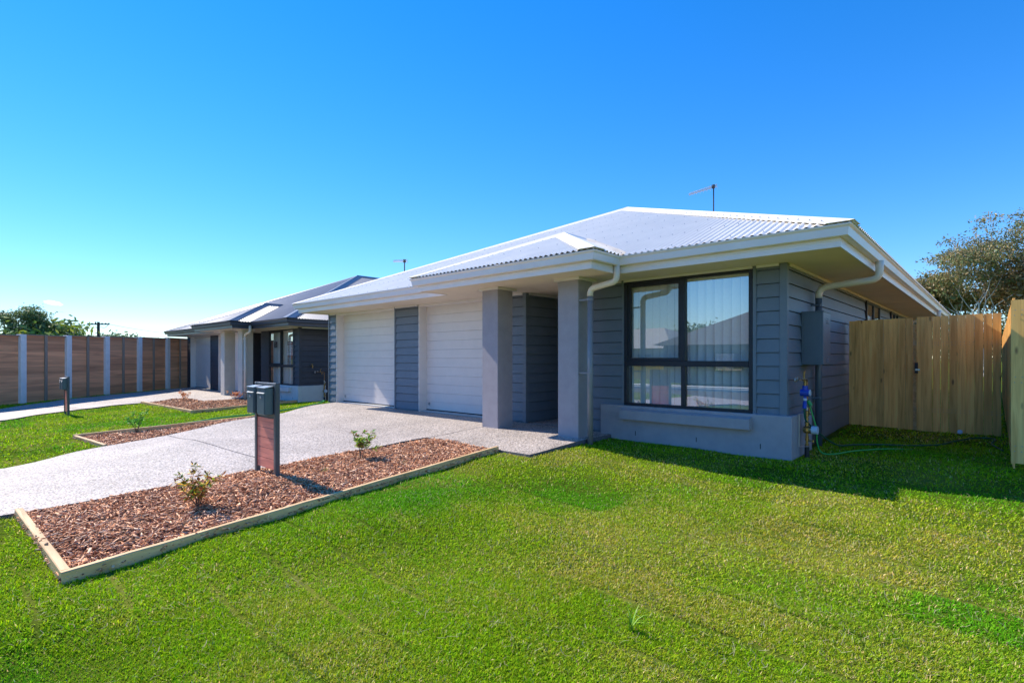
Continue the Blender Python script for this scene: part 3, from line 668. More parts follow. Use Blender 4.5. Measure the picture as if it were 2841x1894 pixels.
    arc = [(-3.95,6.52,2.50),(-3.95,6.52,2.36),(-3.955,6.52,2.315),(-3.975,6.52,2.283),(-4.01,6.52,2.265),(-4.31,6.538,2.222),(-4.36,6.54,2.212),(-4.392,6.54,2.19),(-4.41,6.54,2.15),(-4.41,6.54,2.10)]
    dpo = B(MB().tube(arc, .045, 16), 'downpipe', m['pipe'], None, True)
    tp = MB().tube([(px_,py_,2.105),(px_,py_,-.14)], .0425, 16); B(tp, 'lower_pipe', m['lowpipe'], dpo, True)
    cl_ = MB()
    for z in (2.05, .97): cl_.box(-4.60, -4.37, py_-.012, py_+.02, z-.012, z+.012).tube([(px_,py_,z-.014),(px_,py_,z+.014)], .049, 16)
    B(cl_, 'bracket', m['lowpipe'], dpo)
    yq = 8.62
    for (yq, main) in ((8.62, True), (18.6, False)):
        arc = [(-1.165,yq,2.50),(-1.165,yq,2.40),(-1.17,yq,2.32),(-1.19,yq,2.28),(-1.23,yq,2.255),(-1.30,yq,2.245),(-1.70,yq,2.215),(-1.80,yq,2.205),(-1.86,yq,2.175),(-1.89,yq,2.12),(-1.89,yq,2.05)]
        po = B(MB().tube(arc, .048, 16), 'downpipe', m['pipe'], None, True)
        B(MB().tube([(-1.89,yq,2.06),(-1.89,yq,-.15)], .045, 16), 'lower_pipe', m['sidepipe'], po, True)
        br = MB()
        for z in (1.95, .62): br.box(-1.98, -1.86, yq-.06, yq-.045, z-.012, z+.012).tube([(-1.89,yq,z-.014),(-1.89,yq,z+.014)], .051, 14)
        B(br, 'bracket', m['sidepipe'], po)
    return root
main = dict(roof=M['roof_white'], cap=M['roof_white'], fascia=M['gutter_white'], gutter=M['gutter_white'], soffit=M['soffit'], clad=M['clad_blue'], trim=M['white_trim'],
            plinth=M['render_grey'], column=M['render_grey'], door=M['white_metal'], frame=M['black_metal'], pipe=M['cream_pipe'], lowpipe=M['grey_pipe'], sidepipe=M['blue_pipe'], slat=16)
dark = dict(roof=M['roof_dark'], cap=M['gutter_dark'], fascia=M['gutter_dark'], gutter=M['gutter_dark'], soffit=M['cream_trim'], clad=M['clad_dark'], trim=M['white_trim'],
            plinth=M['render_white'], column=M['render_cream'], door=M['white_metal'], frame=M['black_metal'], pipe=M['cream_pipe'], lowpipe=M['cream_pipe'], sidepipe=M['cream_pipe'], slat=48)
OFF2 = (-15.0, 0.895, -0.183)
H1 = build_house((0,0,0), main, 'near grey-blue weatherboard duplex with white corrugated roof and two garage doors', False)
H2 = build_house(OFF2, dark, 'farther duplex with dark corrugated roof, charcoal boards and white plinth beside the near house', True)
def B1(mb, name, mt, par=None, sm=False): return mb.build(name, mt, par or H1, BASE, sm)
# meter box on the side wall of the near house (covers, hinge side, vents)
mbx = B1(MB().bbox(XS+.02, -1.70, 8.0, 8.42, 1.10, 1.81, .006), 'meter_box', M['meter_box'])
B1(MB().bbox(XS+.015, -1.69, 7.992, 8.43, 1.805, 1.822, .003).box(XS+.05, -1.735, 7.996, 8.0, 1.13, 1.78), 'cover', M['meter_box'], mbx)
for z in (1.70, 1.18):
    vt = MB().box(-1.7005, -1.6988, 8.15, 8.31, z-.05, z+.04)
    for i, (dy, dz) in enumerate(((0,.03),(-.03,0),(.0,0),(.03,0),(-.05,-.03),(-.017,-.03),(.017,-.03),(.05,-.03))):
        vt.add([(-1.6985,8.23+dy-.013,z+dz),(-1.6985,8.23+dy+.013,z+dz),(-1.69,8.23+dy+.013,z+dz-.01),(-1.69,8.23+dy-.013,z+dz-.01),(-1.6985,8.23+dy-.013,z+dz-.01),(-1.6985,8.23+dy+.013,z+dz-.01)], [(0,1,2,3),(4,3,2,5),(0,3,4),(1,5,2)])
    B1(vt, 'vent', M['meter_box'], mbx)
# roof aerials
def aerial(root, base, x, y, z0, z1, ang, ln, long_el, droop):
    a = MB().tube([(x,y,z0),(x,y,z1)], .016, 8).build('aerial', M['pole'], root, base)
    d = V3((math.cos(ang), math.sin(ang), 0)); q = V3((-d[1], d[0], 0)); p0 = V3((x,y,z1-.02))-d*.08; p1 = V3((x,y,z1-.02))+d*ln+V3((0,0,-droop))
    MB().tube([p0, p1], .017, 6).tube([p0+V3((0,0,.045)), p1+V3((0,0,.035))], .010, 6).build('boom', M['boom'], a, base)
    el = MB(); n = 9
    for i in range(n):
        t = i/(n-1); c = p0*(1-t)+p1*t; l = long_el*(1-.55*t)
        el.tube([c-q*l, c+q*l], .004, 4)
    el.build('element', M['steel'], a, base)
    MB().box(x-.04, x+.03, y-.03, y+.03, z1-.06, z1+.03).build('junction_box', M['black_plastic'], a, base)
aerial(H1, BASE, -5.5, 13.9, 4.3, 5.72, R(196), .62, .26, .13)
aerial(H1, BASE, -12.85, 9.4, 2.85, 4.06, R(230), .32, .30, .02)
# ---- neighbour's details: notices in the window, taps
def B2(mb, name, mt, par=None): return mb.build(name, mt, par or H2, (BASE[0]+OFF2[0], BASE[1]+OFF2[1], BASE[2]+OFF2[2]))
ny_ = 8.30
n1_ = B2(MB().box(-19.14,-18.76,ny_,ny_+.004,1.54,1.82), 'notice', M['paper']); n1_['label'] = 'small framed notice with a single letter S'
B2(MB().box(-19.07,-18.83,ny_-.003,ny_,1.575,1.785), 'notice_panel', M['ink'], n1_)
def text(body, size, loc, mt, par, base, rx=90):
    cu = bpy.data.curves.new('lettering', 'FONT'); cu.body = body; cu.size = size; cu.extrude = .001; cu.align_x = 'CENTER'; cu.align_y = 'CENTER'
    t = bpy.data.objects.new('lettering', cu); COL.objects.link(t)
    dg = bpy.context.evaluated_depsgraph_get(); me = bpy.data.meshes.new_from_object(t.evaluated_get(dg)); bpy.data.objects.remove(t)
    me.materials.clear(); me.materials.append(mt)
    o = bpy.data.objects.new('lettering', me); COL.objects.link(o); o.parent = par
    o.location = tuple(V3(loc)-V3(base)); o.rotation_euler = (R(rx),0,0); return o
base2 = (BASE[0]+OFF2[0], BASE[1]+OFF2[1], BASE[2]+OFF2[2])
text('S', .23, (-18.95, ny_-.006, 1.68), M['paper'], n1_, base2)
n2_ = B2(MB().box(-18.06,-17.53,ny_,ny_+.004,.97,1.78), 'poster', M['ink']); n2_['label'] = 'tall dark poster with a white text panel'
B2(MB().box(-18.04,-17.55,ny_-.003,ny_,1.30,1.64), 'poster_panel', M['paper'], n2_)
B2(MB().box(-17.80,-17.55,ny_-.003,ny_,.99,1.15), 'poster_picture', M['green_plastic'], n2_)
B2(MB().box(-18.02,-17.57,ny_-.003,ny_,1.245,1.275).box(-17.97,-17.70,ny_-.003,ny_,1.665,1.685), 'poster_band', M['ink_red'], n2_)
lt = MB(); rr_ = random.Random(3)
for z, h, x0, x1 in ((1.595,.034,-17.95,-17.66),(1.535,.034,-18.02,-17.60),(1.470,.036,-18.02,-17.57),(1.405,.04,-18.02,-17.64),(1.345,.014,-17.95,-17.70)):
    x = x0
    while x < x1:
        wl = rr_.uniform(.018,.034); lt.box(x, x+wl*.35, ny_-.006, ny_-.003, z-h/2, z+h/2)
        k = rr_.random()
        if k < .6: lt.box(x+wl*.35, x+wl, ny_-.006, ny_-.003, z+h*.28, z+h/2)
        if k > .35: lt.box(x+wl*.35, x+wl*.9, ny_-.006, ny_-.003, z-h/2, z-h*.28)
        if .3 < k < .8: lt.box(x+wl*.7, x+wl, ny_-.006, ny_-.003, z-h*.28, z+h*.28)
        x += wl+.010
B2(lt, 'fine_print', M['ink'], n2_)
lt = MB()
for z in (1.21,1.185,1.16,1.12,1.09,1.04,1.01): lt.box(-18.03, -18.03+rr_.uniform(.12,.26), ny_-.006, ny_-.003, z-.004, z+.004)
lt.box(-17.96,-17.70,ny_-.006,ny_-.003,1.70,1.735)
B2(lt, 'white_print', M['paper'], n2_)
tp = B2(MB().tube([(-16.955,8.60,.94),(-16.83,8.60,.94)], .018, 8).tube([(-16.85,8.60,.94),(-16.85,8.60,.87)], .016, 8).tube([(-16.88,8.60,.94),(-16.88,8.60,1.0)], .01, 6).tube([(-16.88,8.56,1.0),(-16.88,8.64,1.0)], .012, 6), 'tap', M['brass'])
def dome(mb, c, r, n=12): 
    pts = []; 
    mb.tube([(c[0],c[1],c[2]-r+2*r*k/6) for k in range(7)], [r*math.sqrt(max(.02,1-(2*k/6-1)**2)) for k in range(7)], n)
    return mb

# ------------------------------------------------------------------ water meter riser beside the near house
def riser(loc, label, copy_of=None):
    x, y = 0, 0
    t = empty('water_meter', loc, label, 'water meter')
    t['group'] = 'water meters on the house corners'
    MB().tube([(0,0,.0),(0,0,.16)], .028, 10).build('sleeve', M['black_plastic'], t)
    br = MB().tube([(0,0,.14),(0,0,.60)], .016, 10)
    for z, r in ((.17,.022),(.24,.026),(.27,.022),(.42,.024),(.45,.028),(.50,.022),(.545,.026),(.585,.024)): br.tube([(0,0,z-.011),(0,0,z+.011)], r, 8)
    br.tube([(0,0,.22),(.07,.0,.22)], .010, 8).tube([(.07,0,.205),(.07,0,.235)], .015, 8)
    br.tube([(0.02,.03,.56),(.02,.03,.68)], .009, 6).tube([(0,.0,.56),(.05,.02,.56)], .009, 6)
    br.build('brass_fitting', M['brass'], t)
    MB().tube([(0,0,.34),(0,0,.385)], .05, 16).tube([(-.035,0,.36),(.06,.0,.36)], .045, 14).build('meter_body', M['brass'], t)
    MB().tube([(.055,0,.362),(.125,.0,.362)], .052, 18).build('meter_dial', M['white_plastic'], t)
    MB().tube([(0,0,.61),(0,0,.72)], .017, 10).tube([(0,0,.665),(.06,0,.665)], .02, 10).build('ball_valve', M['steel'], t)
    MB().tube([(0,0,.72),(0,0,.98),(0,-.012,1.0),(0,-.03,1.008),(0,-.30,1.008)], .0125, 10).build('copper_pipe', M['copper'], t)
    MB().tube([(0,-.12,1.008),(0,-.16,1.008)], .02, 8).tube([(0,-.14,1.008),(0,-.14,1.10)], .012, 8).tube([(0,-.14,1.10),(0,-.10,1.11)], .01, 8).tube([(0,-.09,.99),(0,-.09,.93)], .018, 8).build('tap', M['brass'], t)
    MB().tube([(-.06,-.30,1.008),(-.05,-.30,1.008)], .035, 14).tube([(-.06,-.21,1.015),(-.05,-.21,1.015)], .03, 14).build('wall_flange', M['steel'], t)
    st = MB().tube([(-.06,-.13,.02+.13),(-.06,-.13,.57),(0,0,.57)], .005, 6).tube([(-.06,-.13,.15),(.03,.0,.15)], .005, 6); st.build('bracket', M['steel'], t)
    return t
wm = riser((-1.80,7.60,-.09), 'brass water meter with blue tap timer beside the near house plinth')
tb = MB().tube([(0,-.09,.93),(0,-.09,.87)], .032, 12); tb.tube([(-.05,-.09,.84),(.05,-.09,.84)], .046, 16).tube([(0,-.09,.80),(0,-.09,.72)], .018, 10).tube([(0,-.10,.72),(0,-.12,.64)], .024, 10)
tb.build('tap_timer', M['blue_plastic'], wm)
MB().tube([(.05,-.09,.84),(.062,-.09,.84)], .04, 14).tube([(0,-.09,.77),(0,-.09,.74)], .022, 10).build('timer_dial', M['white_plastic'], wm)
MB().tube([(.02,-.05,.74),(.05,-.03,.68)], .026, 12).build('hose_coupling', M['green_plastic'], wm)
riser((-16.85,9.02,-.28), 'brass water meter with white dial beside the white plinth of the far duplex')
def spl(pts, n=12):    # Catmull-Rom
    P = [V3(p) for p in pts]; P = [2*P[0]-P[1]]+P+[2*P[-1]-P[-2]]; out = []
    for i in range(1, len(P)-2):
        for k in range(n):
            t = k/n; a, b_, c, d = P[i-1:i+3]
            out.append(.5*((2*b_)+(c-a)*t+(2*a-5*b_+4*c-d)*t*t+(-a+3*b_-3*c+d)*t**3))
    out.append(P[-2]); return out
def on(x, y, h=.02): return (x, y, gz1(x, y)+h)
tag(MB().tube(spl([(-1.76,7.57,.58),(-1.73,7.60,.44),(-1.70,7.64,.28),(-1.70,7.68,.10),(-1.66,7.75,-.03),on(-1.55,7.95),on(-1.40,8.35),on(-1.1,8.75),on(-.85,9.05,.0)]), .009, 8).build('hose', M['hose_light'], smooth=True), 'bright green garden hose looping from the brass water meter onto the grass', 'hose')
tag(MB().tube(spl([(-1.80,7.48,.56),(-1.80,7.50,.44),(-1.79,7.60,.36),(-1.72,7.95,.18),(-1.62,8.4,.0),on(-1.5,8.8,.03),on(-1.25,9.1),on(-.9,9.35,.015),on(-.6,9.6),on(-.45,9.95,.03),on(-.22,10.35,.03),on(-.02,10.30,.04),on(-.05,9.95,.03),on(.0,9.65,.03),on(.06,9.4,.02)]), .011, 8).build('hose', M['hose_dark'], smooth=True), 'dark green garden hose trailing from the blue tap timer to the boundary fence', 'hose')
tag(MB().tube(spl([on(-12.15,2.6,.04),on(-12.1,3.3,.05),on(-12.3,4.2,.05),on(-12.5,5.0,.05),on(-12.9,6.0,.05),on(-13.4,7.0,.05),on(-14.2,7.6,.05),on(-15.2,8.0,.05)]), .016, 8).build('hose', M['green_plastic'], smooth=True), 'green hose lying along the timber edging between the two lawns', 'hose')

# ------------------------------------------------------------------ letterboxes
def letterbox(loc, label):
    t = empty('letterbox', loc, label, 'letterbox', 'twin letterboxes on slatted stands'); fr = None
    # local: right post at x=0, panel toward -x, fronts face -y ; base z=0 at ground, top 1.075
    for x in (-.505, 0): MB().bbox(x-.025, x+.025, -.025, .025, -.10, 1.075 if x else 1.075, .004).build('post', M['lb_frame'], t)
    MB().bbox(-.480, -.025, -.020, .022, 1.03, 1.073, .003).build('top_rail', M['lb_frame'], t)
    z = .115; n = 0
    while z < .60:
        MB().box(-.480, -.025, -.012, .010, z, z+.108).build('slat', M['cedar'], t); z += .1135; n += 1
    MB().box(-.480, -.025, -.012, .010, .69, 1.028).build('back_board', M['lb_frame'], t)
    MB().box(-.474, -.031, -.004, .002, .12, .69).build('slat_backing', M['lb_frame'], t)
    for x0, x1 in ((-.50,-.312),(-.225,-.025)):
        x0 += 0; b = MB().bbox(x0, x1, -.118, -.0265, .728, 1.02, .004).build('mailbox', M['lb_box'], t)
        MB().prism([(0,-.126,1.02),(0,-.0265,1.035),(0,-.0265,1.042),(0,-.128,1.027)], (x0-.004,0,0), (x1+.004,0,0)).build('lid', M['lb_lid'], b)
        MB().box(x0+.012, x1-.012, -.124, -.118, .735, .955).build('front_panel', M['lb_box'], b)
        MB().prism([(0,-.118,.962),(0,-.132,.958),(0,-.132,.966),(0,-.118,.972)], (x0+.010,0,0), (x1-.010,0,0)).build('flap', M['lb_lid'], b)
        MB().tube([((x0+x1)/2,-.124,.92),((x0+x1)/2,-.130,.92)], [.013,.011], 12).build('lock', M['lb_lid'], b)
    return t
letterbox((-5.845, 2.57, -.160), 'slatted red-brown letterbox stand with two grey boxes in the near mulch bed')
letterbox((-18.66, 2.54, -.385), 'small distant letterbox stand with two grey boxes beside the far driveway')

# ------------------------------------------------------------------ timber edging
def edge(parent, org, a, b_, w, hgt, side, mt, deep=.12, mitre=0.0, n=10):
    a = V3(a); b_ = V3(b_); d = b_-a; L = np.linalg.norm(d); d /= L; q = V3((-d[1], d[0]))*side; m = MB(); vs = []; 
    rnd = random.Random(int(abs(a[0]*100))); za_, zb_ = gz1(*(a-q*.03)), gz1(*(b_-q*.03))
    for i in range(n+1):
        p = a+d*L*i/n; zt = za_+(zb_-za_)*i/n+hgt+rnd.uniform(-.002,.002); zb = zt-hgt-deep; c = .006
        for (o, z) in ((0,zb),(0,zt-c),(c,zt),(w-c,zt),(w,zt-c),(w,zb)):
            r_ = p+q*o; vs.append((r_[0], r_[1], z))
    fs = []
    for i in range(n):
        for k in range(6): fs.append((i*6+k, i*6+(k+1)%6, (i+1)*6+(k+1)%6, (i+1)*6+k))
    fs += [tuple(range(5,-1,-1)), tuple(range(n*6, n*6+6))]
    m.add(vs, fs); o = m.build('timber_edge', mt, parent, org); bm_fix(o); return o
e1 = empty('garden_edging', (-4.52,.58,-.30), 'pine sleeper edging around the near mulch bed', 'garden edging')
edge(e1, (-4.52,.58,-.30), (-4.52,.58), (-5.035,5.25), .05, .085, 1, M['edging'], n=24)
edge(e1, (-4.52,.58,-.30), (-6.36,.5), (-4.575,.58), .055, .085, 1, M['edging_x'], n=14)
e2 = empty('garden_edging', (-11.9,1.68,-.2), 'pine edging around the narrow wedge bed left of the near driveway', 'garden edging')
edge(e2, (-11.9,1.68,-.2), (-11.9,1.68), (-12.04,4.9), .05, .07, -1, M['edging'], n=12)
edge(e2, (-11.9,1.68,-.2), (-11.84,1.686), (-10.33,1.83), .05, .06, 1, M['edging_x'], n=10)
e3 = empty('garden_edging', (-16.35,4.86,-.3), 'pine edging around the mulch bed in front of the far duplex', 'garden edging')
edge(e3, (-16.35,4.86,-.3), (-16.35,4.86), (-16.9,8.1), .05, .09, 1, M['edging'], n=10)
edge(e3, (-16.35,4.86,-.3), (-21.05,4.73), (-16.41,4.86), .05, .09, 1, M['edging_x'], n=16)

# ------------------------------------------------------------------ mulch beds (chips as real flakes)
rng = np.random.default_rng(7)
def lattice(x, y, s, seed):
    """smooth value noise on a grid of size s"""
    r = np.random.default_rng(seed).random((256,256)); u = x/s; v = y/s; i = np.floor(u).astype(int); j = np.floor(v).astype(int)
    f = u-i; g_ = v-j; f = f*f*(3-2*f); g_ = g_*g_*(3-2*g_); a = r[i%256,j%256]; b_ = r[(i+1)%256,j%256]; c = r[i%256,(j+1)%256]; d = r[(i+1)%256,(j+1)%256]
    return (a*(1-f)+b_*f)*(1-g_)+(c*(1-f)+d*f)*g_
def mulch(poly, n, smin, smax, label, raise_):
    x0, x1 = min(p[0] for p in poly), max(p[0] for p in poly); y0, y1 = min(p[1] for p in poly), max(p[1] for p in poly)
    X = []; Y = []
    while len(X) < n:
        a = rng.uniform(x0,x1,n); b_ = rng.uniform(y0,y1,n); k = inside(poly, a, b_); X += list(a[k]); Y += list(b_[k])
    X = np.array(X[:n]); Y = np.array(Y[:n]); L = rng.uniform(smin, smax, n)*np.where(rng.random(n) < .08, 1.8, 1); Wd = L*rng.uniform(.14,.34,n); T = rng.uniform(.003,.007,n)
    Z = gz(X, Y)+raise_+rng.uniform(-.008,.022,n)+.02*(lattice(X+50,Y+50,.25,3)-.5)
    az = rng.uniform(0, 2*np.pi, n); el = rng.normal(0, .30, n); ro = rng.normal(0, .5, n)
    d = np.stack([np.cos(az)*np.cos(el), np.sin(az)*np.cos(el), np.sin(el)], 1)
    s = np.cross(d, [0,0,1.]); s /= np.linalg.norm(s, axis=1)[:,None]; u = np.cross(s, d)
    s2 = s*np.cos(ro)[:,None]+u*np.sin(ro)[:,None]; u2 = np.cross(s2, d)
    C = np.stack([X,Y,Z],1); vs = np.zeros((n,8,3)); k = 0
    for a in (-1,1):
        for b_ in (-1,1):
            for c in (-1,1):
                tp = 0.45 if a > 0 else 0.8
                vs[:,k] = C+d*(a*L/2)[:,None]+s2*(b_*tp*Wd/2)[:,None]+u2*(c*T/2)[:,None]; k += 1
    fc = np.array([(0,1,3,2),(4,6,7,5),(0,4,5,1),(2,3,7,6),(0,2,6,4),(1,5,7,3)]); F = (np.arange(n)[:,None,None]*8+fc[None]).reshape(-1,4)
    pal = np.array([(.36,.17,.09),(.26,.115,.06),(.44,.25,.15),(.17,.075,.045),(.50,.33,.22),(.10,.05,.035),(.33,.19,.12)])
    ci = rng.choice(7, n, p=[.24,.20,.18,.11,.13,.06,.08]); c = np.array([1.85,1.85,1.8])*pal[ci]*rng.uniform(.8,1.2,n)[:,None]
    o = fastmesh('mulch', vs.reshape(-1,3), F, M['chips'], np.repeat(c, 8, 0)); return tag(o, label, kind='stuff')
M['soil'] = mat('dark_soil', (0.075,0.045,0.03), 0.95, noise=(40,0.4,6), bump=(60,0.6,0.02))
for poly, n, a, b_, lb, ra in ((P_BED1, 30000, .022, .062, 'red-brown bark chips filling the near bed', .030), (P_BED2, 5200, .03, .07, 'bark chips filling the wedge bed left of the driveway', .02), (P_BED3, 6500, .04, .09, 'bark chips filling the bed before the far duplex', .03)):
    mulch(poly, n, a, b_, lb, ra)
def bed_soil(L, Rr, rows, cols, up): 
    o = strip_surface('bed_soil', L, Rr, rows, cols, up, .1, M['soil']); o['kind'] = 'structure'
bed_soil([(-6.405,5.23),(-6.405,.56)], [(-5.08,5.23),(-4.59,.64)], 30, 8, .015)
bed_soil([(-12.0,4.8),(-11.95,1.74)], [(-12.01,4.75),(-10.36,1.86)], 10, 6, .01)
bed_soil([(-21.35,6.1),(-21.0,4.8)], [(-16.62,6.1),(-16.42,4.92)], 6, 12, .015)
bed_soil([(-19.46,8.04),(-19.46,6.1)], [(-16.95,8.04),(-16.62,6.1)], 8, 8, .015)

# ------------------------------------------------------------------ fences on the right
def palings(mb, p, d, n, w, z0, z1, gap=.004, th=.016, seed=1, zg_=None, jz=.02):
    rnd = random.Random(seed); p = V3(p); d = V3(d); q = V3((d[1], -d[0])); s = 0
    for i in range(n):
        ww = w*rnd.uniform(.96,1.03); a = p+d*s; b_ = a+d*ww; k = rnd.uniform(-.006,.006)
        lo = (zg_(a) if zg_ else z0)+rnd.uniform(0,jz); hi = z1(s) + rnd.uniform(-.004,.006)
        A = a+q*k; Bq = b_+q*k; A2 = A+q*th; B2_ = Bq+q*th
        mb.add([(A[0],A[1],lo),(Bq[0],Bq[1],lo),(B2_[0],B2_[1],lo),(A2[0],A2[1],lo),(A[0],A[1],hi),(Bq[0],Bq[1],hi),(B2_[0],B2_[1],hi),(A2[0],A2[1],hi)],
               [(0,3,2,1),(4,5,6,7),(0,1,5,4),(1,2,6,5),(2,3,7,6),(3,0,4,7)])
        s += ww+gap*rnd.uniform(.3,1.9)
    return s
o = (-1.93, 11.0, 0)
fp = empty('side_fence', o, 'fixed pine paling fence panel between the house wall and the gate', 'fence')
m = MB(); m_len = palings(m, (-1.93,11.0), (1,0), 9, .100, 0, lambda s: 1.845+.012*s, seed=4, zg_=lambda p: .015-.03*(p[0]+1.93), gap=.002)
m.build('palings', M['paling_v'], fp, o)
MB().box(-1.93,-.98,11.012,11.06,.30,.38).box(-1.93,-.98,11.012,11.06,1.40,1.48).build('rail', M['edging_x'], fp, o)
MB().box(-1.05,-.97,11.06,11.14,-.2,1.75).build('post', M['edging'], fp, o)
o = (-.985, 11.0, 0)
gt_ = empty('side_gate', o, 'pine paling gate with a metal latch left of the boundary fence', 'gate')
m = MB(); palings(m, (-.975,10.995), (1,0), 10, .1015, 0, lambda s: 1.862+.02*s, seed=9, zg_=lambda p: -.02-.02*(p[0]+.98), gap=.0035)
m.build('palings', M['paling_v'], gt_, o)
MB().box(-.97,.05,11.0,11.045,.30,.38).box(-.97,.05,11.0,11.045,1.40,1.48).build('rail', M['edging_x'], gt_, o)
lt_ = MB().box(-1.0,-.955,10.966,10.985,.94,1.12); lt_.build('latch_slot', M['black_metal'], gt_, o)
MB().tube([(-.975,10.96,1.0),(-.975,10.93,1.0)], .012, 8).box(-.99,-.93,10.95,10.965,.985,1.015).build('latch', M['steel'], gt_, o)
nl = MB(); rnd = random.Random(2)
# boundary fence running back from the street, and its return toward the right
bf = empty('boundary_fence', (.14,8.1,0), 'tall pine paling boundary fence at the right edge of the lawn', 'fence')
m = MB(); palings(m, (.135,8.12), (0,1), 150, .1, 0, lambda s: 1.86+.0*s, seed=12, zg_=lambda p: -.05, gap=.004)
m.build('palings', M['paling_v'], bf, (.14,8.1,0))
m = MB(); palings(m, (.118,8.10), (1,0), 24, .125, 0, lambda s: 1.835+.03*min(s,.5), seed=15, zg_=lambda p: .012, gap=.0015)
m.build('palings', M['paling_v'], bf, (.14,8.1,0))
MB().box(.14,.18,8.14,24,.3,.38).box(.14,.18,8.14,24,1.4,1.48).box(.16,3.2,8.118,8.16,.3,.38).box(.16,3.2,8.118,8.16,1.4,1.48).build('rail', M['edging'], bf, (.14,8.1,0))
n_ = MB()
for i in range(5):
    xa = .118+i*.1265
    for z in (1.72,.98,.22):
        for dx in (.035,.09): n_.box(xa+dx-.004, xa+dx+.004, 8.078, 8.083, z-.004, z+.004)
        for dx in (.03,.085): n_.box(xa+dx-.004, xa+dx+.004, 8.078, 8.083, z-.063, z-.055)
for i in range(10):
    for z in (1.44,1.40,.36,.32): n_.box(-.975+i*.1055+.025, -.975+i*.1055+.032, 10.975, 10.979, z, z+.007).box(-.975+i*.1055+.07, -.975+i*.1055+.077, 10.975, 10.979, z, z+.007)
tag(n_.build('nail_heads', M['screw'], bf, (.14,8.1,0)), kind='stuff')
# roll of conduit / tap end under the gate
tag(MB().tube([on(-.42,10.86,.03), on(-.42,10.80,.05)], .032, 12).build('pipe_stub', M['white_plastic']), 'short white pipe stub in the grass under the gate', 'pipe')

# ------------------------------------------------------------------ tall plank wall on the left
FP = [(-24.24,2.05),(-25.21,3.27),(-26.26,4.59),(-27.39,5.99),(-28.62,7.53)]
fd = V3((-28.62+24.24, 7.53-2.05)); fd /= np.linalg.norm(fd); fn = V3((fd[1], -fd[0]))   # fn toward the lawn
if fn[0] < 0: fn = -fn
o = (FP[0][0], FP[0][1], -.3)
tw = empty('plank_wall', o, 'tall brown plank sound wall with pale concrete posts along the far left', 'fence wall')
st = V3(FP[0]); sp_ = 1.715
ang = math.atan2(fd[1], fd[0])
def wbox(s0, s1, o0, o1, z0, z1):
    m = MB(); P = [st+fd*s0+fn*o0, st+fd*s1+fn*o0, st+fd*s1+fn*o1, st+fd*s0+fn*o1]
    m.flat([tuple(p) for p in P], z0, z1); return m
M['wall_plank_d'] = M['wall_plank']
plank_rot = None
k0, k1 = -8, 9
for k in range(k0, k1):
    s = k*sp_; p = st+fd*s; zg0 = gz1(p[0], p[1]); top = 2.02+.022*s; top = top if s > -4 else 2.02-.088
    # everything in the bay is built in a frame turned to the wall, so the grain runs along it
    def place(m, name, mt):
        ob = m.build(name, mt, tw, (0,0,0)); ob.rotation_euler = (0,0,ang); ob.location = (st[0]-o[0], st[1]-o[1], -o[2]); return ob
    place(MB().bbox(s-.10, s+.10, -.13, .06, zg0-.2, top-.03, .01), 'post', M['concrete'])
    bay = MB(); nb_ = 9; zb = zg0-.1; hh = (top-.05-zb)/nb_
    for i in range(nb_): bay.box(s+.10, s+sp_-.10, -.03+.003*(i % 2), .03, zb+i*hh+.003, zb+(i+1)*hh)
    bay.box(s+.10, s+sp_-.10, .028, .034, zb, top-.06)
    place(bay, 'planks', M['wall_plank'])
    place(MB().box(s+sp_/2-.045, s+sp_/2+.045, -.075, -.035, zb, top-.05), 'batten', M['batten'])
    place(MB().box(s-.001, s+sp_-.001, -.085, .07, top-.05, top-.015), 'capping', M['batten'])

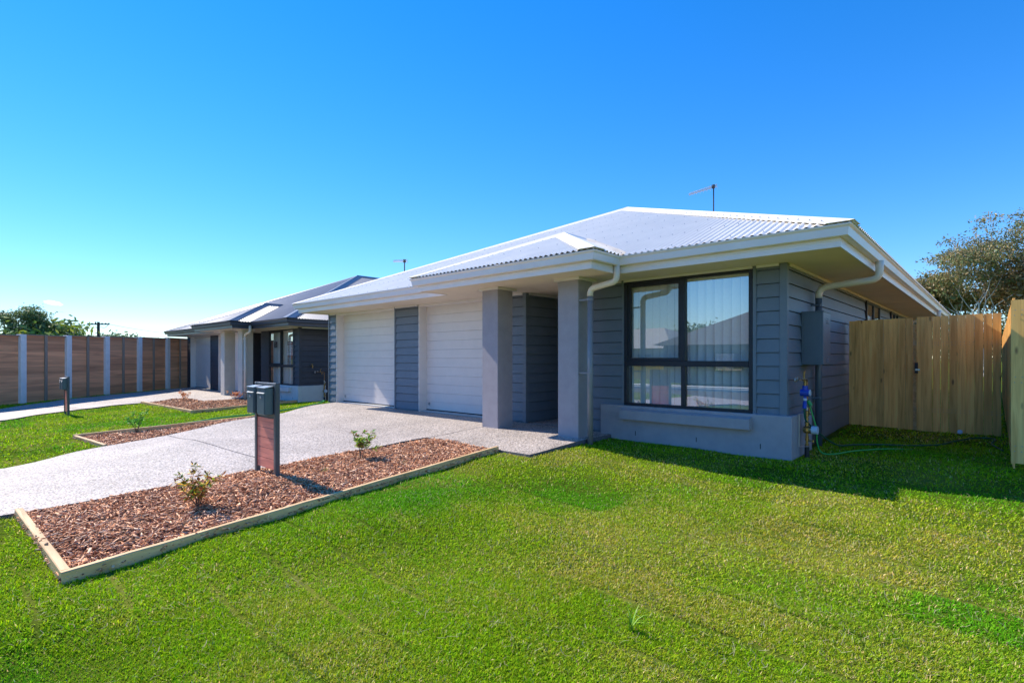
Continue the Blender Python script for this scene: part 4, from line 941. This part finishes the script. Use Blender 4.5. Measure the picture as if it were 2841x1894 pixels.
# ------------------------------------------------------------------ lawn
def blades(name, label, N, xr, yr, cam_rad, hgt, wid, seed, drop=None):
    r = np.random.default_rng(seed); X = r.uniform(*xr, N); Y = r.uniform(*yr, N)
    D = fx*X+fy*Y; L = fy*X-fx*Y; dist = np.hypot(X, Y)
    keep = (dist > cam_rad[0]) & (dist <= cam_rad[1])
    infr = (D > 0.5) & (np.abs(L) < D*1.06+1.2)
    keep &= infr | (r.random(N) < .06)
    for P in EXCL: keep &= ~inside(P, X, Y)
    keep &= (X-FP[0][0])*fn[0]+(Y-FP[0][1])*fn[1] > 0
    keep &= ~((Y > 6.4) & (X > -4.6) & (X < XS) & (Y > 7.2)) & (Y > -7.5)
    fr = np.mod(Y/.42+.15*lattice(X+90,Y+90,.8,4), 1.0); keep &= ~((fr < .10) & (r.random(N) < .88*(lattice(X+60,Y+60,.6,8) > .52)))
    X = X[keep]; Y = Y[keep]; n = len(X); D = D[keep]
    # tone of the turf: rolls laid across, dry and lush patches
    roll = np.floor(Y/.42+.15*lattice(X+90,Y+90,.8,4)); off = (roll*0.61) % 1.7; seg = np.floor((X+off)/1.7); rr = np.random.default_rng(11).random(4096); rt_ = rr[((roll*37+seg*11).astype(int)) % 4096]
    a = lattice(X+100, Y+100, 1.1, 21); b_ = lattice(X+100, Y+100, .28, 22); c_ = lattice(X+100, Y+100, .07, 23)
    dryb = np.exp(-(((X+1.9)/2.2)**2+((Y-4.6)/1.6)**2))*.24 + np.exp(-(((X-.4)/1.6)**2+((Y-3.6)/2.0)**2))*.20
    dryb -= np.exp(-(((X+2.0)/.9)**2+((Y-2.3)/.5)**2))*.25+np.exp(-(((X+5)/1.8)**2+((Y-.0)/1.5)**2))*.25
    dryb -= np.where(X < -9, .22, 0)
    dry = np.clip(.03+.50*(a-.45)+.30*(b_-.5)+.22*(c_-.5)+.34*(rt_-.5)+dryb, 0, 1)
    h = hgt*(r.uniform(.55,1.35,n))*(1-.25*dry)*(.8+.4*b_); w = wid*r.uniform(.7,1.4,n)
    az = r.uniform(0, 2*np.pi, n); lean = np.abs(r.normal(.75,.40,n)).clip(0,1.45)
    dx, dy = np.cos(az), np.sin(az); sx, sy = -dy, dx
    Z0 = gz(X, Y)-.004
    l2 = np.clip(lean+.45, 0, 1.7)
    p1x = X+dx*h*.5*np.sin(lean); p1y = Y+dy*h*.5*np.sin(lean); p1z = Z0+h*.5*np.cos(lean)
    p2x = p1x+dx*h*.6*np.sin(l2); p2y = p1y+dy*h*.6*np.sin(l2); p2z = p1z+h*.6*np.cos(l2)
    v = np.zeros((n,5,3)); tw_ = r.uniform(-.5,.5,n)
    for j, s in ((0,-1),(1,1)): v[:,j] = np.stack([X+sx*w*s*.5, Y+sy*w*s*.5, Z0], 1)
    for j, s in ((2,-1),(3,1)): v[:,j] = np.stack([p1x+sx*w*s*.42, p1y+sy*w*s*.42, p1z+tw_*w*s*.4], 1)
    v[:,4] = np.stack([p2x, p2y, p2z], 1)
    F = np.array([(0,1,3),(0,3,2),(2,3,4)]); F = (np.arange(n)[:,None,None]*5+F[None]).reshape(-1,3)
    green = np.array([.34,.55,.008]); lush = np.array([.15,.44,.008]); straw = np.array([.80,.68,.30]); olive = np.array([.52,.50,.05])
    t = dry[:,None]; lu = np.clip((.45-a-.2*(rt_-.5))*3, 0, 1)[:,None]
    base = green*(1-lu)+lush*lu; base = base*(1-np.clip(t*1.5,0,1))+olive*np.clip(t*1.5,0,1)
    isd = r.random(n) < (.05+.36*dry); col = np.where(isd[:,None], straw*r.uniform(.6,1.1,(n,1)), base)
    col = col*r.uniform(.50,1.40,(n,1)); col[:,0] *= r.uniform(.8,1.3,n)
    cc = np.repeat(col[:,None], 5, 1); cc[:,4] *= 1.1
    o = fastmesh(name, v.reshape(-1,3), F, M['blades'], cc.reshape(-1,3)); return tag(o, label, kind='stuff')
blades('lawn_grass', 'short patchy green turf blades on the near lawn', 1650000, (-4.9,2.6), (-1.0,4.1), (0, 3.7), .025, .0042, 1)
blades('lawn_grass', 'short turf blades across the middle of the lawn', 1000000, (-6.4,3.0), (-.4,5.9), (3.7, 5.6), .027, .0056, 4)
blades('lawn_grass', 'short turf blades in front of the near house', 900000, (-12.5,3.2), (-2,11.2), (5.6, 9.8), .030, .0078, 2)
blades('lawn_grass', 'bright green turf blades across the left lawn', 620000, (-30,0.2), (-7.5,11.5), (9.8, 30), .038, .014, 3)
blades('lawn_grass', 'grass behind the side fence', 90000, (-1.9,.1), (11.1,26), (9, 30), .05, .014, 5)
# clippings: dry stalks scattered on the lawn
def litter(N, seed):
    r = np.random.default_rng(seed); X = r.uniform(-7,2.5,N); Y = r.uniform(.3,7,N); keep = np.ones(N, bool)
    for P in EXCL: keep &= ~inside(P, X, Y)
    k2 = lattice(X+100,Y+100,.5,55) > .42; keep &= k2; X = X[keep]; Y = Y[keep]; n = len(X); Z = gz(X,Y)+r.uniform(.018,.034,n)
    az = r.uniform(0,2*np.pi,n); L = r.uniform(.02,.07,n); w = .0028; bx = np.cos(az); by = np.sin(az); tz = r.normal(0,.012,n); cv = r.normal(0,.012,n)
    v = np.zeros((n,6,3))
    for j, (t, s) in enumerate(((-1,-1),(-1,1),(0,-1),(0,1),(1,-1),(1,1))):
        c = cv*(1-t*t)
        v[:,j] = np.stack([X+bx*L/2*t-by*(w*s*.5+c), Y+by*L/2*t+bx*(w*s*.5+c), Z+tz*t], 1)
    F = np.array([(0,1,3,2),(2,3,5,4)]); F = (np.arange(n)[:,None,None]*6+F[None]).reshape(-1,4)
    c = np.array([.50,.44,.27])*r.uniform(.6,1.2,(n,1)); o = fastmesh('dry_clippings', v.reshape(-1,3), F, M['blades'], np.repeat(c,6,0))
    tag(o, 'straw-coloured dry grass clippings scattered over the near lawn', kind='stuff')
litter(5200, 8)
# two taller weed tussocks
def tussock(x, y, n, L, w, label, col, seed, spread=.9, name='weed_tuft', cat='weed', group=None):
    r = random.Random(seed); z = gz1(x, y); m = MB(); 
    for i in range(n):
        az = r.uniform(0, 2*math.pi); l = L*r.uniform(.6,1.1); le = r.uniform(.15, spread); pts = []; p = V3((r.uniform(-.012,.012), r.uniform(-.012,.012), 0)); an = le*.4
        d = V3((math.cos(az), math.sin(az), 0)); s = V3((-d[1], d[0], 0)); ws = []
        vs = []
        for k in range(6):
            t = k/5; ww = w*(1-t**1.6)*(.6+.6*math.sin(math.pi*min(t+.2,1))); vs += [p-s*ww/2, p+s*ww/2]
            p = p+(d*math.sin(an)+V3((0,0,math.cos(an))))*l/5; an += le*.5
        m.add(vs, [(2*k,2*k+1,2*k+3,2*k+2) for k in range(5)])
    o = m.build(name, col, None, (0,0,0)); o.location = (x, y, z); return tag(o, label, cat, group)
M['weed'] = mat('weed_green', (0.26,0.44,0.03), 0.5, noise=(8,0.3,2)); M['strap'] = mat('grey_green_strap', (0.16,0.22,0.15), 0.5, noise=(8,0.3,2))
def gp(u, v, z=-.3):   # helper used while laying out only: world point of a known spot on the lawn
    f = 1473.4; a = (u-1420.5)/f; b_ = (994-v)/f; t = (z-1.186)/b_
    return ((fx+fy*a)*t, (fy-fx*a)*t)
tussock(-1.52, 2.66, 11, .21, .010, 'tall leafy weed tuft standing up from the near lawn', M['weed'], 3)
tussock(-1.09, 2.77, 3, .13, .008, 'small three-bladed weed in the near lawn right of the tall tuft', M['weed'], 5)
tussock(-4.35, 1.1, 4, .11, .006, 'thin weed sprig in the lawn near the timber edging corner', M['weed'], 6)
for i, (x, y, lb, mt) in enumerate(((-6.22,1.30,'strappy tuft beside the driveway edge in the near bed',M['strap']), (-5.62,.98,'grey strappy tuft nearest the bed corner',M['strap']), (-4.98,1.42,'small pale tuft beside the long timber edge',M['strap']), (-5.75,3.1,'green tuft just behind the near letterbox',M['weed']), (-5.0,2.75,'small tuft in the letterbox shadow by the long edge',M['weed']), (-5.35,3.9,'tiny tuft midway along the near bed',M['weed']))):
    tussock(x, y, 16, .11, .006, lb, mt, 20+i, 1.3, 'groundcover_plant', 'plant', 'small tufts planted in the near bed')

# ------------------------------------------------------------------ shrubs
def shrub(loc, H_, W_, n, leaf, cols, label, seed, stems=5, low=.15):
    r = random.Random(seed); t = empty('shrub', loc, label, 'shrub'); sm = MB(); lv = []; lc = []
    tips = []
    for s in range(stems):
        az = r.uniform(0, 2*math.pi); p = V3((0,0,-.03)); d = V3((math.cos(az)*.25, math.sin(az)*.25, 1)); pts = [p]; hh = H_*r.uniform(.6,1.0)
        for k in range(6):
            d = d+V3((r.uniform(-.22,.22)+math.cos(az)*.06*W_/H_*3, r.uniform(-.22,.22)+math.sin(az)*.06*W_/H_*3, 0)); d /= np.linalg.norm(d); p = p+d*hh/6; pts.append(p)
            if k > 0:
                for q in range(2):
                    a2 = r.uniform(0, 2*math.pi); e = p+V3((math.cos(a2)*.3, math.sin(a2)*.3, .25))*hh*.28*r.uniform(.5,1); sm.tube([p, e], [.0022,.001], 4); tips.append((p, e))
        sm.tube(pts, [.006-.0008*k for k in range(7)], 5); tips += [(pts[i], pts[i+1]) for i in range(1,6)]
    sm.build('stem', M['twig'], t, (0,0,0))
    V = []; F = []; C = []
    for i in range(n):
        a, b_ = tips[r.randrange(len(tips))]; c = a+(b_-a)*r.uniform(.1,1.1)
        if c[2] < low*H_: c = c+V3((0,0,low*H_))
        az = r.uniform(0, 2*math.pi); el = r.uniform(-.5,.9); d = V3((math.cos(az)*math.cos(el), math.sin(az)*math.cos(el), math.sin(el))); s = np.cross(d, (0,0,1.)); s /= np.linalg.norm(s)
        s = s*math.cos(.8)+np.cross(s, d)*r.uniform(-.8,.8); l = leaf*r.uniform(.6,1.3); w = l*.42; k = len(V)
        V += [c, c+d*l*.5+s*w/2, c+d*l, c+d*l*.5-s*w/2]; F.append((k,k+1,k+2,k+3)); q = cols[r.randrange(len(cols))]; f = r.uniform(.75,1.25); C += [tuple(x*f for x in q)]*4
    ob = fastmesh('foliage', np.array(V), np.array(F), M['leaf'], np.array(C)); ob.parent = t
    return t
GRN = [(.20,.46,.04),(.34,.52,.05),(.12,.30,.03),(.44,.56,.07)]; ORG = [(.80,.42,.04),(.66,.22,.04),(.28,.42,.04),(.16,.32,.03),(.85,.55,.06),(.20,.06,.03)]
RUS = [(.72,.26,.08),(.52,.15,.06),(.80,.36,.10)]
shrub((-5.43,1.66,-.17), .42, .28, 560, .050, ORG, 'young orange and green leaved shrub nearest the bed corner', 3, 7)
shrub((-5.93,3.66,-.11), .47, .36, 420, .058, GRN+[(.45,.36,.05),(.30,.12,.06)], 'young yellow-green shrub in the near bed beside the driveway', 8, 5, .3)
shrub((-11.85,2.6,-.16), .46, .13, 260, .055, [(.14,.48,.05),(.22,.56,.06),(.09,.30,.04)], 'bright green young shrub in the wedge bed', 12, 4, .2)
shrub((-20.1,5.75,-.27), .48, .32, 260, .06, RUS, 'rust-leaved young shrub at the left of the far bed', 15, 6, .3)
shrub((-18.9,6.9,-.26), .50, .30, 260, .06, RUS, 'rust-leaved young shrub beside the far porch column', 16, 6, .3)

# ------------------------------------------------------------------ trees
def tree(name, loc, H_, spread, nleaf, leaf, cols, label, seed, bark, trunk_r=.25, first=.3, lean=(0,0), levels=4, clump=.7, group=None, droop=0.0, flat=1.0, forks=4):
    r = random.Random(seed); nr = np.random.default_rng(seed); t = empty(name, loc, label, 'tree', group); tr = MB(); tips = []
    def grow(p, d, L, rad, lev):
        pts = [p]; rs = [rad]; q = p.copy()
        for k in range(4):
            d = d+V3((r.uniform(-.16,.16), r.uniform(-.16,.16), r.uniform(-.04,.14))); d /= np.linalg.norm(d); q = q+d*L/4; pts.append(q); rs.append(rad*(1-.13*(k+1)))
            if lev >= levels-2 and k >= 1: tips.append((q.copy(), lev))
        tr.tube(pts, rs, 7 if lev < 2 else 4, caps=False)
        if lev >= levels: tips.append((q, lev)); return
        n = forks if lev == 0 else r.choice((2,3,3))
        for i in range(n):
            az = 2*math.pi*(i+r.uniform(-.3,.3))/n; sp = spread*(.55 if lev == 0 else .8)*r.uniform(.6,1.25)
            nd = d*1.0+V3((math.cos(az)*sp, math.sin(az)*sp, r.uniform(-.15,.25)-droop*lev)); nd /= np.linalg.norm(nd)
            grow(q if i else q, nd, L*r.uniform(.62,.86), rs[-1]*r.uniform(.6,.8), lev+1)
    grow(V3((0,0,-.3)), V3((lean[0], lean[1], 1.)), H_*first, trunk_r, 0)
    tr.build('trunk', bark, t, (0,0,0), True)
    T = np.array([q for q, _ in tips]); n = nleaf
    # scale so that the top of the crown reaches H_
    c = T[nr.integers(0, len(T), n)]+nr.normal(0, 1, (n,3))*np.array([clump,clump,clump*.55*flat])*nr.uniform(.3,1.0,(n,1))
    az = nr.uniform(0,2*np.pi,n); el = nr.normal(-.5,.6,n); d = np.stack([np.cos(az)*np.cos(el), np.sin(az)*np.cos(el), np.sin(el)],1); s = nr.normal(0,1,(n,3)); s -= d*(s*d).sum(1)[:,None]; s /= np.linalg.norm(s,axis=1)[:,None]
    l = leaf*nr.uniform(.6,1.5,(n,1)); w = l*.4
    V = np.stack([c, c+d*l*.5+s*w/2, c+d*l, c+d*l*.5-s*w/2],1); F = (np.arange(n)[:,None]*4+np.arange(4))
    ci = nr.integers(0, len(cols), n); cc = np.array(cols)[ci]*nr.uniform(.7,1.3,(n,1))
    ob = fastmesh('crown', V.reshape(-1,3), F, M['leaf'], np.repeat(cc,4,0)); ob.parent = t
    mx_ = float(max(T[:,2].max(), .1)); sc = H_/(mx_+clump*.5); t.scale = (sc,sc,sc)
    return t
GUM = [(.26,.22,.09),(.38,.28,.12),(.18,.19,.07),(.46,.32,.15),(.30,.22,.11),(.21,.24,.09),(.17,.23,.09),(.22,.27,.11)]
GUM2 = [(.38,.27,.13),(.28,.20,.10),(.46,.32,.17),(.23,.18,.08)]
DKG = [(.17,.24,.09),(.12,.18,.08),(.26,.30,.10),(.13,.21,.08)]
YLG = [(.30,.38,.05),(.40,.42,.06),(.20,.30,.05)]
def atpx(u, D): a = (u-1420.5)/1473.4; return ((fx+fy*a)*D, (fy-fx*a)*D)
RG = 'gum trees behind the right fence'
x, y = atpx(2745, 40); tree('gum_tree', (x,y,-.3), 12.2, .95, 19000, .18, GUM, 'tall spreading gum with pale branches rising behind the gate', 31, M['gumbark'], .26, .26, (-.05,0), 5, .42, RG, .02, .8, 5)
x, y = atpx(2575, 44); tree('gum_tree', (x,y,-.3), 8.0, .95, 14000, .19, GUM, 'lower olive gum where the roof edge meets the fence', 32, M['gumbark'], .2, .2, (0,0), 4, .65, RG, .02, .8, 5)
x, y = atpx(2880, 40); tree('gum_tree', (x,y,-.3), 9.4, .9, 16000, .20, GUM2, 'brown-leaved gum at the right edge of the picture', 33, M['gumbark'], .22, .18, (0,0), 4, .65, RG, .02, .9, 5)
x, y = atpx(2690, 50); tree('gum_tree', (x,y,-.3), 5.6, .9, 9000, .2, GUM+DKG, 'dark low tree at the foot of the tall gum', 34, M['bark'], .2, .14, (0,0), 4, 1.2, RG, .02, .9, 5)
LG = 'trees beyond the plank wall'
x, y = atpx(72, 60); tree('gum_tree', (x,y,-.5), 7.8, .55, 6500, .26, DKG, 'tall thin dark gum left of the round green tree', 41, M['bark'], .14, .40, (.02,0), 3, .62, LG, .0, .8, 4)
x, y = atpx(150, 62); tree('gum_tree', (x,y,-.5), 6.4, 1.0, 8500, .26, DKG+YLG, 'broad round green tree behind the plank wall', 42, M['bark'], .16, .14, (0,0), 4, .62, LG, .03, .9, 6)
x, y = atpx(100, 58); tree('gum_tree', (x,y,-.5), 4.4, 1.1, 5000, .26, YLG+YLG+DKG, 'yellow-green bushy tree just above the wall', 43, M['bark'], .12, .12, (0,0), 3, .9, LG, .03, .8, 6)
x, y = atpx(20, 60); tree('gum_tree', (x,y,-.5), 4.0, .8, 2400, .26, DKG, 'small dark tree top at the far left edge', 44, M['bark'], .1, .2, (0,0), 3, .6, LG, .03, .8, 5)
x, y = atpx(225, 66); tree('gum_tree', (x,y,-.5), 4.2, .8, 1500, .26, DKG, 'faint small tree top left of the power pole', 45, M['bark'], .08, .2, (0,0), 3, .5, LG, .03, .8, 4)
x, y = atpx(290, 74); tree('gum_tree', (x,y,-.5), 5.2, .9, 4200, .28, DKG, 'dark tree top beside the power pole', 46, M['bark'], .1, .22, (0,0), 3, .75, LG, .03, .7, 5)
x, y = atpx(350, 74); tree('gum_tree', (x,y,-.5), 5.4, 1.0, 5600, .28, DKG, 'flat-topped dark tree right of the power pole', 47, M['bark'], .1, .2, (0,0), 3, .8, LG, .03, .6, 6)
# seen in the window glass only, across the street
for i, (x, y, h) in enumerate(((-34,-66,7),(-24,-70,5),(-44,-62,6.2),(-54,-62,7.5),(-16,-74,4.5))):
    tree('street_tree', (x,y,-.5), h, .8, 5000, .4, DKG, ('tall','short','middle-sized','tallest','smallest')[i]+' dark tree far across the street, mirrored in the big window', 60+i, M['bark'], .25, .3, (0,0), 3, 1.5, 'trees across the street', .0, .9, 5)

# ------------------------------------------------------------------ power pole and wires
x, y = atpx(273, 66); zt = 1.186+(994-893)*66/1473.4
pp = empty('power_pole', (x,y,-.5), 'dark timber power pole with a crossarm beyond the plank wall', 'power pole')
MB().tube([(x,y,-.5),(x,y,zt)], [.20,.15], 10).build('pole', M['pole'], pp, (x,y,-.5))
cdir = V3((fy, -fx, 0)); c0 = V3((x,y,zt-.28))
ca = MB()
for a_, z_, l in ((0,-.0,1.35),(0,-1.9,.75)):
    p = c0+V3((0,0,z_)); ca.tube([p-cdir*(l if z_ == 0 else 1.1), p+cdir*(l if z_ == 0 else .0)], .085, 6)
ca.build('crossarm', M['pole'], pp, (x,y,-.5))
ins = MB()
for s in (-1.3,-.8,-.35,.45,.9,1.3): q = c0+cdir*s; ins.tube([q+V3((0,0,.05)), q+V3((0,0,.30 if s == -.35 else .16))], .07, 6)
ins.build('insulator', M['pole'], pp, (x,y,-.5))
jl = MB()
for s in (-1, 1): jl.tube(spl([c0+cdir*1.3*s, c0+cdir*.8*s+V3((0,0,-.42)), c0+cdir*.25*s+V3((0,0,-.36))], 6), .03, 4)
jl.build('jumper_wire', M['pole'], pp, (x,y,-.5))
wr = [((c0+cdir*1.3), V3((*atpx(560, 95), 0))+V3((0,0,1.186+(994-929)*95/1473.4)), 'long power line sagging right from the pole to the far roof'),
      ((c0-cdir*1.3), V3((*atpx(-60, 52), 0))+V3((0,0,1.186+(994-903)*52/1473.4)), 'upper power line running left from the pole'),
      ((c0-cdir*.8), V3((*atpx(-60, 62), 0))+V3((0,0,1.186+(994-925)*62/1473.4)), 'middle power line running left from the pole'),
      ((c0-cdir*.9+V3((0,0,-1.9))), V3((*atpx(-60, 70), 0))+V3((0,0,1.186+(994-932)*70/1473.4)), 'lowest power line running left from the lower arm')]
for a, b_, lb in wr:
    pts = [a+(b_-a)*t+V3((0,0,-4*t*(1-t)*.35)) for t in np.linspace(0,1,14)]
    tag(MB().tube(pts, .019, 4).build('power_line', M['pole']), lb, 'wire', 'overhead power lines')

# ------------------------------------------------------------------ houses across the street, mirrored in the window glass
def far_house(x, y, w, d, h, rz, rm, wm_, label):
    t = empty('street_house', (x,y,-.5), label, 'house', 'houses across the street'); t.rotation_euler = (0,0,rz)
    MB().box(-w/2, w/2, -d/2, d/2, 0, h).build('wall', wm_, t)
    rh = d/2*.42; o = .6
    m = MB().add([(-w/2-o,-d/2-o,h),(w/2+o,-d/2-o,h),(w/2+o,d/2+o,h),(-w/2-o,d/2+o,h),(-w/2+d/2-o,0,h+rh+.25),(w/2-d/2+o,0,h+rh+.25)], [(0,1,5,4),(2,3,4,5),(1,2,5),(3,0,4),(3,2,1,0)])
    m.build('roof', rm, t)
    for xx in (-w/4, w/4): f = MB().box(xx-.9, xx+.9, d/2-.02, d/2+.04, .8, 2.1).build('window', M['black_metal'], t); MB().box(xx-.8, xx+.8, d/2+.041, d/2+.05, .9, 2.0).build('pane', M['glass'], f)
M['far_wall'] = mat('far_wall', (0.16,0.17,0.19), 0.8, noise=(2,0.1,3)); M['far_tile'] = mat('far_roof', (0.12,0.12,0.13), 0.7, noise=(2,0.1,3))
far_house(-10, -27, 17, 11, 2.6, R(-12), M['far_tile'], M['far_wall'], 'dark-roofed house directly across the street, mirrored in the big window')
far_house(-29, -40, 13, 10, 2.7, R(10), M['roof_white'], M['render_cream'], 'pale-roofed house farther off across the street, mirrored in the big window')
far_house(-44, -52, 14, 10, 2.9, R(5), M['roof_white'], M['render_cream'], 'second pale-roofed house farthest across the street')
m = MB(); palings(m, (-60,-24), (1,0), 320, .12, -.5, lambda s: 1.3, seed=3, gap=.01); o_ = m.build('street_fence', M['paling_v']); tag(o_, 'paling fence across the street, mirrored in the big window', 'fence')
